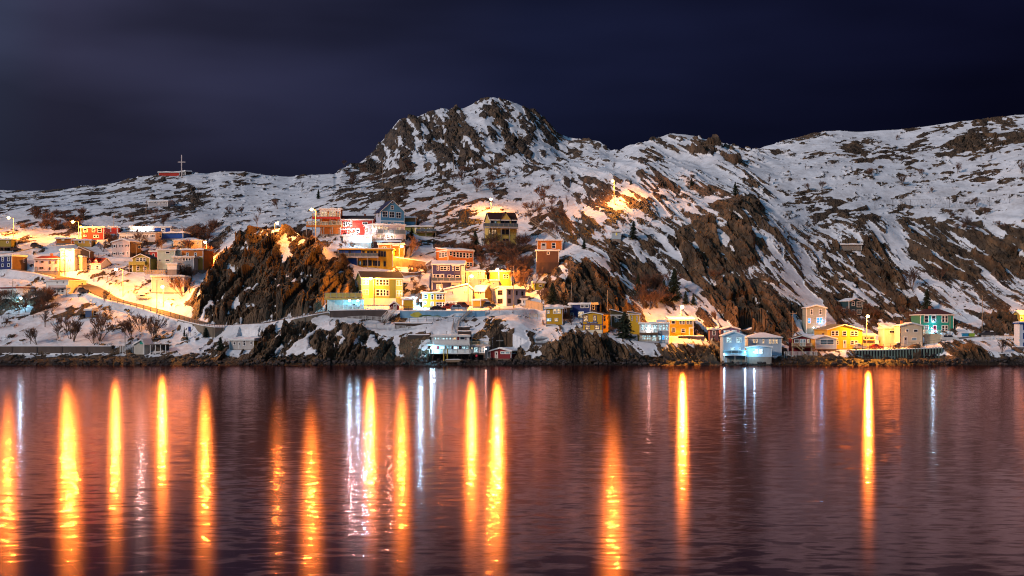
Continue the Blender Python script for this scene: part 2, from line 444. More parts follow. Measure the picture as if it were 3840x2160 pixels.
H('red house with a glazed white top floor and two wrapped decks','d',320,812,948,345,0,'flat',None,ORANGE,rc=DARK,w=[(335,400,425,530,'l'),(425,400,500,530,'l'),(545,390,625,528,'l'),(628,390,705,528,'l'),(735,405,782,528),(535,620,617,740),(628,622,712,740),(728,630,782,740),(375,655,450,740),(455,650,505,740)],
  pan=[(315,350,816,397,.10,WHITE),(150,545,806,592,2.0,RED),(20,752,862,792,3.2,ORANGE)],rails=[(150,806,545,462,2.0,'y'),(25,862,752,660,3.2,'y')])
H('long crimson house with a black pitched roof and a white garage door','d',805,1597,965,600,0,'gs',492,RED,rc=DARK,w=[(890,650,943,765),(943,650,995,765),(995,650,1048,765),(1048,650,1102,765),(1343,658,1472,722),(1183,838,1277,932),(965,848,985,962,'P')],pan=[(808,822,1290,842,.3,WHITE),(808,585,1597,612,.2,WHITE)],lights=[(1095,865,'w',2600,1.0)])
H('light blue house with a steep gable and white windows','d',1785,2345,765,405,-205,'gf',130,LBLUE,sc=(.42,.45,.58),rc=(.02,.02,.06),ax=2065,w=[(1828,395,1952,542),(1985,403,2112,552),(2143,410,2267,557),(2023,253,2097,352),(1833,662,1952,722),(2023,658,2097,722),(2143,673,2262,737),(2040,165,2078,210)],sw=[(1592,438,1648,562),(1698,398,1762,532)],pan=[(1787,615,2343,648,.07,WHITE)],fr=WHITE)
H('white modern house with brightly lit windows below the light blue house','d',1580,2350,1060,712,-280,'flat',None,(.60,.56,.62),D=-4,w=[(1588,733,1662,852,'l'),(1670,738,1750,832,'l'),(1752,738,1832,832,'l'),(1850,768,1952,862,'l'),(2153,768,2203,857,'l'),(2205,768,2257,857,'l'),(1680,930,1832,1042,'l'),(1850,930,2022,1022,'l'),(2020,972,2142,1042,'l')],
  sw=[(1343,770,1392,882,'l'),(1400,760,1442,872,'l'),(1518,740,1562,872,'l')],rails=[(1680,2340,950,840,1.5,'d')],pan=[(1660,940,2345,962,1.5,GREY)],lights=[(1940,1000,'p',1300,1.9),(1612,835,'p',300,.6)])
H('white garage block lit by a cold floodlight','d',880,1560,1165,992,0,'flat',None,WHITE,D=-3,w=[],lights=[(1430,1015,"c",3000,2.2)])
H('long dark red house with pale trim behind the yellow and blue house','d',1195,2270,1300,1118,0,'gs',1062,(.16,.07,.06),rc=DARK,w=[(1353,1148,1412,1232),(1543,1140,1612,1262),(1708,1142,1762,1200),(1762,1142,1815,1200)],pan=[(1190,1098,2280,1120,.3,PINK)])
H('orange flat roofed house beside the orange lit tree','e',1090,1712,375,100,0,'flat',None,ORANGE,D=-3,w=[(1178,158,1230,206),(1230,158,1285,206)],pan=[(1378,110,1396,370,.1,PINK),(1430,120,1600,150,.6,WHITE)])
H('mustard and blue modern house with a long glass balcony','e',130,1440,655,222,0,'flat',None,MUSTARD,rc=MUSTARD,ft=MUSTARD,w=[(368,258,427,372,'D'),(453,258,528,372),(213,260,272,332),(693,258,752,402),(813,263,877,402),(892,263,957,402),(972,263,1037,402),(1083,263,1140,402),(1148,268,1207,402),(1215,273,1270,407),(623,503,677,617,'c2'),(713,488,777,622),(783,488,852,622),(860,488,927,622),(958,493,1002,627),(1008,498,1062,627),(1073,503,1127,632),(1213,513,1270,642)],
  pan=[(134,228,675,402,.05,COBALT),(320,445,603,630,.9,COBALT),(134,440,318,640,.06,DARK),(85,403,1100,436,2.0,GREY)],rails=[(90,1095,403,322,2.0,'d')],wc=DARK,found=MUSTARD)
H('burnt orange house with a row of seven tall windows','f',515,1120,1440,1018,-318,'shed',950,ORANGE,w=[(546,1043,614,1147),(628,1048,700,1182),(708,1053,778,1188),(783,1058,855,1192),(863,1063,935,1197),(943,1068,1012,1202),(1020,1073,1092,1182),(948,1298,1022,1402),(1028,1298,1092,1402)],sw=[(283,1053,352,1182),(358,1053,422,1182),(428,1048,492,1172)],rc=(.4,.3,.25))
H('yellow Tudor style house with two steep gables and a wrapped deck','f',1530,2180,920,280,-135,'gs',85,(.55,.40,.10),rc=(.05,.015,.01),w=[(1540,290,1622,442),(1628,303,1692,442,'c2'),(1780,293,1885,442),(1890,293,2000,442),(2040,298,2172,442),(1493,518,1542,642,'l'),(1563,513,1622,637,'l'),(1624,513,1687,637,'l'),(1813,508,1887,637),(1903,508,1987,637),(1608,728,1687,802),(1838,733,1892,802),(1903,733,1977,802)],
  sw=[],dorm=[(1780,2030,95,285)],pan=[(1360,465,2190,492,1.8,GREY),(1560,900,1890,912,1.4,GREY),(1330+200,655,2030,670,.05,(.3,.2,.05))],rails=[(1365,2185,465,375,1.8,'d'),(1562,1888,900,815,1.4,'w')],wc=DARK,found=(.5,.36,.1))
H('small orange cabin with a glazed door above the brown retaining wall','F',1978,2280,1212,1095,0,'flat',None,ORANGE,w=[(2023,1128,2088,1207,'D'),(2153,1128,2203,1197)])
H('low brown timber building below the small orange cabin','F',1970,2240,1365,1222,0,'flat',None,(.10,.05,.035),D=-5,w=[(2095,1235,2130,1270)],found=(.07,.04,.03))
H('green and yellow two storey house behind the tall harbour lamp','e',690,1660,1580,915,-235,'gs',745,OLIVE,sc=(.14,.17,.05),rc=(.06,.04,.03),w=[(708,938,780,1078),(780,938,852,1078),(1016,943,1100,1092),(1100,943,1180,1092),(1180,943,1250,1092),(1252,950,1332,1092),(1498,958,1570,1097),(1570,958,1642,1097),(708,1193,852,1332),(1013,1188,1110,1352),(1112,1188,1190,1352),(1192,1188,1255,1352),(1257,1200,1336,1352),(1498,1213,1570,1357),(1570,1213,1642,1357)],
  sw=[(463,958,532,1112),(628,930,682,1082),(460,1210,550,1290),(570,1210,682,1290)],pan=[(692,1405,1500,1570,.07,CREAM),(692,925,856,1400,.05,(.62,.55,.2)),(1340,950,1490,1400,.04,(.12,.15,.03)),(1494,925,1658,1400,.05,(.5,.45,.08))])
H('tiny maroon shed with a white door at the head of the stairs','E',195,305,682,628,0,'gf',588,MAROON,w=[(243,612,280,678,'D')],L=2.5,fr=WHITE)
H('white flat box wing lit blue by a floodlight left of the yellow house','h',50,385,1190,1012,0,'flat',None,WHITE,w=[],lights=[(505,1085,'c',3200,2.0)])
H('small yellow garage with a white frame','h',80,310,1260,1050,0,'flat',None,YELLOW,D=-4,w=[],L=4)
H('bright yellow cubic house with large white framed windows by the parked cars','h',545,1100,1235,885,-60,'flat',None,YELLOW,w=[(573,925,662,1037),(743,925,812,1047),(868,920,1020,1047),(1020,920,1067,1047),(573,1083,632,1172),(738,1103,812,1215,'D'),(863,1108,1020,1227),(1020,1108,1077,1227)],cb=1)
H('dark blue house with white bay windows and a balcony','h',775,1565,815,195,0,'gs',112,(.05,.05,.16),rc=PINK,w=[(890,232,937,350),(963,245,1132,352),(1148,242,1197,350),(1258,252,1302,355),(1333,252,1442,357),(800,438,857,572),(872,438,958,582),(975,433,1067,597,'D'),(1148,452,1237,582),(1253,468,1302,572),(1333,463,1442,577),(878,678,1022,802,'l'),(1500,245,1550,352),(1500,465,1550,602)],
  pan=[(870,205,1210,225,.1,WHITE),(1245,210,1455,240,.5,WHITE),(1300,370,1450,440,.4,(.1,.08,.15)),(1245,600,1455,700,.3,WHITE),(760,605,1500,640,1.5,GREY),(1466,240,1560,700,.06,CREAM)],rails=[(765,1495,605,525,1.5,'d')],lights=[(985,790,'o',250,.4)])
H('pink entrance wing with a purple door beside the dark blue house','h',640,850,400,190,0,'gf',118,PINK,D=-1,w=[(653,228,737,357,'D'),(763,238,827,352)])
H('wide pale gabled house with a shopfront behind the silver car','h',1065,1745,1195,800,0,'gf',682,PINK,ax=1625,w=[(1213,843,1250,922),(1255,843,1293,922),(1533,843,1572,912),(1576,843,1615,912),(1115,1100,1410,1195,'l')],pan=[(1110,1015,1320,1080,.12,(.7,.5,.35)),(1410,1100,1722,1190,.06,(.5,.28,.15))])
H('cream side wing sloping down behind the yellow garages','h',1762,2045,1150,845,150,'gs',715,CREAM,sc=OCHRE,w=[(1880,858,1920,937),(1925,858,1965,937),(1795,840,1812,912)])
H('pair of ochre lockup garages beside the snow covered car','h',1752,1950,1220,1062,160,'flat',None,MUSTARD,D=-3,w=[])
H('cream house with a balcony under the brightest street lamp','h',1590,2035,785,362,0,'hip',300,CREAM,w=[(1865,370,1912,462),(1915,370,1965,462),(1690,380,1740,452),(1915,588,1958,682)],pan=[(1880,548,2100,562,1.6,CREAM)],rails=[(1885,2095,548,460,1.6,'y')])
H('yellow timber building behind the street lamp and bare trees','i',460,765,520,108,-230,'flat',None,(.55,.38,.08),w=[(470,370,498,470),(560,180,690,280)])
H('low white lean-to at the foot of the yellow timber building','i',255,455,520,330,0,'flat',None,CREAM,D=-4,w=[(310,390,355,435)])
H('white house with brown edged windows and a snowy roof','i',280,638,945,550,465,'gf',478,WHITE,sc=(.6,.5,.52),ax=465,rc=CREAM,w=[(428,563,543,682),(428,768,547,887)],sw=[(683,568,737,677),(863,578,907,687),(998,588,1047,697),(668,768,747,887),(898,783,987,897)],wc=BROWN)
H('tiny white annex with a dark little roof','i',1000,1145,935,770,75,'gs',718,PALEB,sc=PINK,rc=(.05,.04,.06),D=-2,w=[(1035,808,1072,882)],L=3)
H('yellow green flat shed beside the dark spruce','i',1320,1570,555,385,-50,'flat',None,(.45,.42,.04),w=[(1420,430,1500,490)])
H('orange house with a stepped white skirting on the cliff top','i',1588,1995,1400,1000,0,'flat',945,MUSTARD,w=[(1613,1053,1682,1137,'l'),(1763,1010,1855,1137,'l'),(1857,1010,1952,1137,'l'),(1608,1240,1722,1322,'c'),(1803,1240,1887,1322,'l')],pan=[(1590,1385,1830,1402,.12,PINK),(1590,1000,1602,1385,.12,PINK),(1984,1000,1996,1320,.12,PINK)])
H('brown link building between the orange and the navy house','k',108,208,385,222,0,'flat',None,BROWN,D=1,w=[(133,240,167,318)])
H('navy blue house with a snowy flat roof left of the sign house','k',208,487,380,180,150,'flat',None,NAVY,w=[(216,178,245,262),(358,178,407,236),(414,178,467,236),(323,282,402,378,'l'),(222,300,264,352)],sw=[(516,176,550,260)],cb=1)
H('mustard house with a long navy sign on the edge of the cliff','k',385,655,582,322,120,'gf',293,MUSTARD,rc=DARK,ax=520,w=[(400,337,462,424,'l'),(528,338,576,424,'l'),(423,466,487,534,'l'),(549,464,617,534,'l')],sw=[(670,342,696,418),(667,470,700,517)],pan=[(388,536,653,580,.06,CREAM),(387,458,655,466,.08,NAVY),(444,426,588,448,.12,NAVY)],sign=(446,586,428,446),wc=NAVY,fr=NAVY)
H('olive and yellow timber porch behind the spruce of the sign house','k',770,1015,560,335,0,'shed',255,(.09,.07,.03),D=2,rc=DARK,w=[(820,350,850,430),(860,340,910,420)])
H('bright yellow house half hidden behind the spruce','k',1015,1165,590,322,0,'shed',292,YELLOW,rc=DARK,w=[(1043,342,1062,412),(1113,345,1132,430)],found=OCHRE)
H('white two storey house with full glass fronts and fairy lights','l',72,465,528,265,35,'flat',None,WHITE,sc=CREAM,w=[(82,275,133,365,'c'),(135,275,184,365,'c'),(186,275,233,365,'c'),(248,280,315,390,'c'),(325,275,375,365,'c'),(377,275,418,365,'c'),(420,275,462,365,'c'),(105,422,160,490,'c'),(162,422,225,490,'c'),(240,422,300,512,'c'),(320,422,368,492,'c'),(370,422,415,492,'b'),(418,422,463,492,'c')],
  pan=[(318,368,466,420,.06,GREY),(70,392,322,416,1.3,BROWN),(64,510,335,530,1.8,GREY)],rails=[(72,320,392,345,1.3,'w'),(66,333,510,450,1.8,'y')],lights=[(200,345,'w',160,.3)])
H('vivid orange house with white windows under the harbour lamp','l',470,805,437,215,0,'flat',180,(.74,.44,.02),w=[(500,225,555,275),(608,223,646,276),(648,223,687,276),(708,220,746,276),(748,220,786,276),(505,323,556,387),(632,338,692,392)],pan=[(792,215,806,330,.1,WHITE),(740,318,806,334,.12,WHITE),(740,334,754,437,.12,WHITE)])
H('purple gabled house with pale trim','l',1182,1430,500,345,0,'gf',312,PURPLE,w=[(1208,358,1252,417,'c'),(1254,358,1300,417,'c'),(1320,356,1397,382,'c')],fr=PINK,rc=PINK)
H('small plum coloured wing left of the purple house','l',1022,1142,510,342,0,'flat',None,(.17,.09,.10),w=[(1058,363,1104,427),(1040,470,1090,520,'l')])
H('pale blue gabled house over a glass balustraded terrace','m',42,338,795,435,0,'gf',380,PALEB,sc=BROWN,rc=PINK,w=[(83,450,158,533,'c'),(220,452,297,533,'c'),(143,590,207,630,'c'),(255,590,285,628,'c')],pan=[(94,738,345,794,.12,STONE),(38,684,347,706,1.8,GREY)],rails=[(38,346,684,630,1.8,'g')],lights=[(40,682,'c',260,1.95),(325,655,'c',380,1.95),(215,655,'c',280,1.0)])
H('wide pale blue house with a snowy hipped roof','m',382,840,702,452,0,'hip',395,PALEB,rc=PINK,w=[(448,477,482,537,'l'),(484,477,519,537,'l'),(575,477,609,542,'l'),(666,477,706,547,'l'),(708,477,748,547,'l'),(750,477,792,547,'l')])
H('pale blue garage with one glaring window in front of the wide blue house','m',368,705,722,592,40,'gf',572,PALEB,D=-6,rc=PALEB,w=[(476,611,530,684,'C'),(532,611,588,684,'C')],lights=[(470,655,'c',350,.7)],L=5)
H('white gable rising behind the two pale blue houses','m',292,602,470,388,0,'gf',330,(.5,.47,.45),D=6,rc=PINK,w=[])
H('maroon boathouse with a stair and a deck between the pale blue houses','m',987,1245,702,470,0,'gf',432,MAROON,rc=BROWN,fr=(.6,.45,.15),w=[(1013,477,1082,533),(1090,477,1130,580,'c2'),(1132,477,1170,580,'c2'),(1185,477,1222,534,'l')],pan=[(975,578,1247,592,1.6,BROWN)],rails=[(977,1245,578,532,1.6,'y')],stair=(1030,575,1130,660))
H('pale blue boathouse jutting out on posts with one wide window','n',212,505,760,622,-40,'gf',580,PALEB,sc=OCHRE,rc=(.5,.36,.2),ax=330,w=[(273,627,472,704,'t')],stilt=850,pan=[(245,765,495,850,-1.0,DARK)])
H('tall grey three storey house with blue lit windows','n',85,355,545,200,0,'gf',165,GGREY,rc=GREY,w=[(137,214,177,289),(258,214,300,289),(103,334,150,413,'b'),(223,327,307,409,'b'),(216,452,266,572,'D')],lights=[(290,392,'b',260,.4),(180,466,'w',40,.3)])
H('dark teal house with white trim alone at the cliff foot','n',668,880,290,108,-90,'gf',73,DTEAL,ax=770,rc=GREY,w=[(710,106,754,172),(786,106,854,188),(710,222,758,288),(786,222,854,288)],sw=[(603,205,637,248)],cb=1,fr=WHITE)
H('bright yellow gabled house behind the harbour lamp on the right','n',375,868,757,495,-80,'gf',427,YELLOW,sc=OCHRE,rc=(.4,.25,.1),ax=615,w=[(427,511,480,582),(480,511,534,582),(587,511,646,583),(701,511,755,583),(755,511,809,583),(701,645,755,706),(755,645,809,706),(503,643,536,702),(598,638,640,744,'D')],fr=(.6,.4,.05))
H('low beige house with a balcony band right of the yellow house','n',862,1027,722,568,0,'flat',None,BEIGE,w=[(870,590,1015,630)],pan=[(858,632,1030,640,1.0,BEIGE)])
H('cream house with a brown garage door near the quay','J',270,491,1088,832,-25,'shed',780,CREAM,w=[(343,863,422,907),(410,993,459,1085,'D')])
H('cream gabled half of the double house near the quay','J',492,800,1080,806,0,'gf',768,CREAM,ax=645,w=[(567,848,608,890),(671,850,734,892),(540,948,590,1057,'D'),(646,963,718,1002,'c2')],fr=DARK)
H('teal house with cream trim, a pink door and a railed deck','o',42,512,480,216,-40,'hip',135,TEAL,sc=(.06,.2,.12),rc=(.08,.03,.03),w=[(91,229,158,324),(197,229,263,324),(342,229,387,324),(387,229,433,324),(91,366,160,432,'c2'),(217,361,270,470,'P'),(342,364,387,447),(387,364,433,447)],found=BEIGE,pan=[(78,476,505,486,1.6,CREAM),(80,484,490,560,1.2,BEIGE)],rails=[(80,500,476,428,1.6,'w')],lights=[(215,308,'c',160,.5),(182,452,'c',420,1.3),(192,405,'c',60,.4)],cb=1)
H('small yellow gabled house on the slope at the right edge','J',2118,2240,745,642,-50,'gs',600,(.5,.38,.08),w=[(2125,670,2165,720)],rc=CREAM)
H('tall pale house with blue windows cut by the right edge of the photo','J',2112,2330,1115,765,0,'flat',None,(.62,.66,.75),ft=COBALT,w=[(2160,775,2205,862),(2160,900,2205,982),(2160,1030,2205,1085)],wc=COBALT)
H('white boathouse of two storeys with maroon shutters and white railings','j',125,1025,942,515,0,'flat',None,WHITE,w=[(150,540,240,612,'c'),(243,540,300,612,'c'),(303,540,368,612,'c'),(372,545,450,607,'c'),(455,545,520,607,'c'),(530,545,600,607,'c'),(632,540,722,612,'l'),(798,535,932,612),(318,758,437,837,'C'),(642,758,778,837,'C'),(850,758,940,837,'c'),(940,758,1022,837,'c'),(500,770,530,835,'c'),(552,770,582,835,'c')],
  pan=[(735,530,785,612,.07,MAROON),(937,530,955,612,.07,MAROON),(238,755,302,837,.07,MAROON),(438,755,470,837,.07,MAROON),(612,755,642,837,.07,MAROON),(780,755,836,837,.07,MAROON),(-130,715,1050,742,1.7,WHITE),(62,932,1062,946,2.2,WHITE)],rails=[(-130,1050,715,618,1.7,'w'),(62,1062,932,838,2.2,'w')],stilt=1140,lights=[(120,800,'c',1300,1.3),(180,805,'c',500,.8)])
H('glazed low annex with a roof terrace at the end of the white boathouse','j',1060,1405,932,752,0,'flat',None,WHITE,w=[(1138,780,1242,922,'c'),(1272,780,1337,925,'c2'),(1337,780,1402,925,'c2'),(1075,780,1120,842,'l')],pan=[(985,735,1540,766,.9,PINK)],rails=[(1060,1540,735,640,.9,'y')],stilt=1140,lights=[(1430,830,'p',80,.3)])
H('low maroon boat shed with an orange lit snowy roof','j',1525,2042,1062,886,300,'gf',812,MAROON,rc=(.6,.4,.2),ax=1775,w=[(1783,888,1895,952,'c2'),(1897,888,2012,952,'c2'),(1648,893,1722,1057,'D')],sw=[(2060,880,2200,950),(2210,872,2330,942)],fr=WHITE,stilt=1140,cb=1)
H('ruined white shack with a yellow wooden end on the shore rocks','D',500,810,1160,1045,95,'shed',1022,(.45,.42,.40),sc=OCHRE,w=[(548,1068,582,1107),(612,1068,641,1152,'D'),(673,1043,707,1117),(763,1058,792,1102)])
H('olive bungalow on a tall base left of the dark spruce','F',375,715,1045,930,0,'flat',None,OLIVE,w=[(500,945,530,1005,'l'),(563,948,617,1002),(648,948,678,992),(680,948,712,992)],pan=[(515,995,762,1010,1.5,BROWN)],rails=[(517,760,995,975,1.5,'d')],dark=1)
H('brown flat garage with a pale blue door beside the light blue house','F',370,515,915,822,0,'flat',None,(.22,.13,.05),pan=[(385,875,500,913,.06,LBLUE)],w=[])
H('little pale blue booth with one yellow window on the hillside','g',628,735,1085,990,0,'flat',None,(.45,.58,.66),w=[(668,1003,694,1042,'y')],L=2.5)
H('small stone bunker among the rocks of the right hill','r',545,650,712,682,0,'flat',None,STONE,w=[],L=3)

# footprint of every house
for d in HS:
    k = d['k']; wf = d['x1'] - d['x0']; s = d['s']
    cxp = d['x1'] if s >= 0 else d['x0']
    Dh = hit(min(max(cxp, -60), 3900), d['yb'])
    xm = 0.5 * (d['x0'] + d['x1'])
    Dh = min(Dh, hit(min(max(xm, -60), 3900), d['yb']) + 1.0) + k.get('D', 0)
    m = Dh / FPX
    psi = math.atan2(abs(s), wf) if s else 0.0
    if psi: psi = min(max(psi, 0.12), 1.0)
    W = wf * m / math.cos(psi)
    Lb = abs(s) * m / math.sin(psi) if psi else k.get('L', min(9.0, max(4.0, W)))
    if psi and Lb > 13: Lb = 13
    sg = 1 if s >= 0 else -1
    rz = -psi * sg
    R = Matrix.Rotation(rz, 2)
    corner = Vector(((cxp - CX) * m, Dh))
    loc = corner - R @ Vector((sg * W / 2, 0))
    d.update(D=Dh, m=m, W=W, L=Lb, rz=rz, sg=sg, loc=(loc.x, loc.y, CAM_Z + (HY - d['yb']) * m), psi=psi, wf=wf)

# ------------------------------------------------------------------ roads
ROADS = {
 'hill_road': (2.6, [zc('a',-200,750), zc('a',0,730), zc('a',300,690), zc('a',700,600), zc('a',1000,545), zc('a',1400,520), zc('a',1720,472)]),
 'harbour_road': (3.0, [(60,1010),zc('a',600,1135),zc('a',1000,1178),zc('a',1400,1260),(295,1060),(338,1074),(362,1088),(392,1108),(435,1124),(512,1142),(590,1163),(683,1192),(760,1213),(850,1219),(980,1213),(1104,1190),(1228,1167),(1310,1160),(1400,1158),(1500,1162),(1700,1166),(1850,1162),(1950,1158)]),
 'quay_road': (4.0, [(3195,1310),(3240,1303),(3350,1299),(3461,1290),(3516,1279),(3600,1266),(3700,1260),(3840,1257),(4050,1255)]),
}
road_pts = {}
for nme, (hw, pts) in ROADS.items():
    P = []
    for i in range(len(pts) - 1):
        n = max(2, int(abs(pts[i+1][0] - pts[i][0]) / 6))
        for j in range(n):
            t = j / n
            P.append((pts[i][0] + t * (pts[i+1][0] - pts[i][0]), pts[i][1] + t * (pts[i+1][1] - pts[i][1])))
    P.append(pts[-1])
    Wd = np.array([wpos(a, b, hit(min(max(a, -400), 4200), b)) for a, b in P])
    for _ in range(6):       # even out the course
        Wd[1:-1] = 0.25 * Wd[:-2] + 0.5 * Wd[1:-1] + 0.25 * Wd[2:]
    road_pts[nme] = Wd
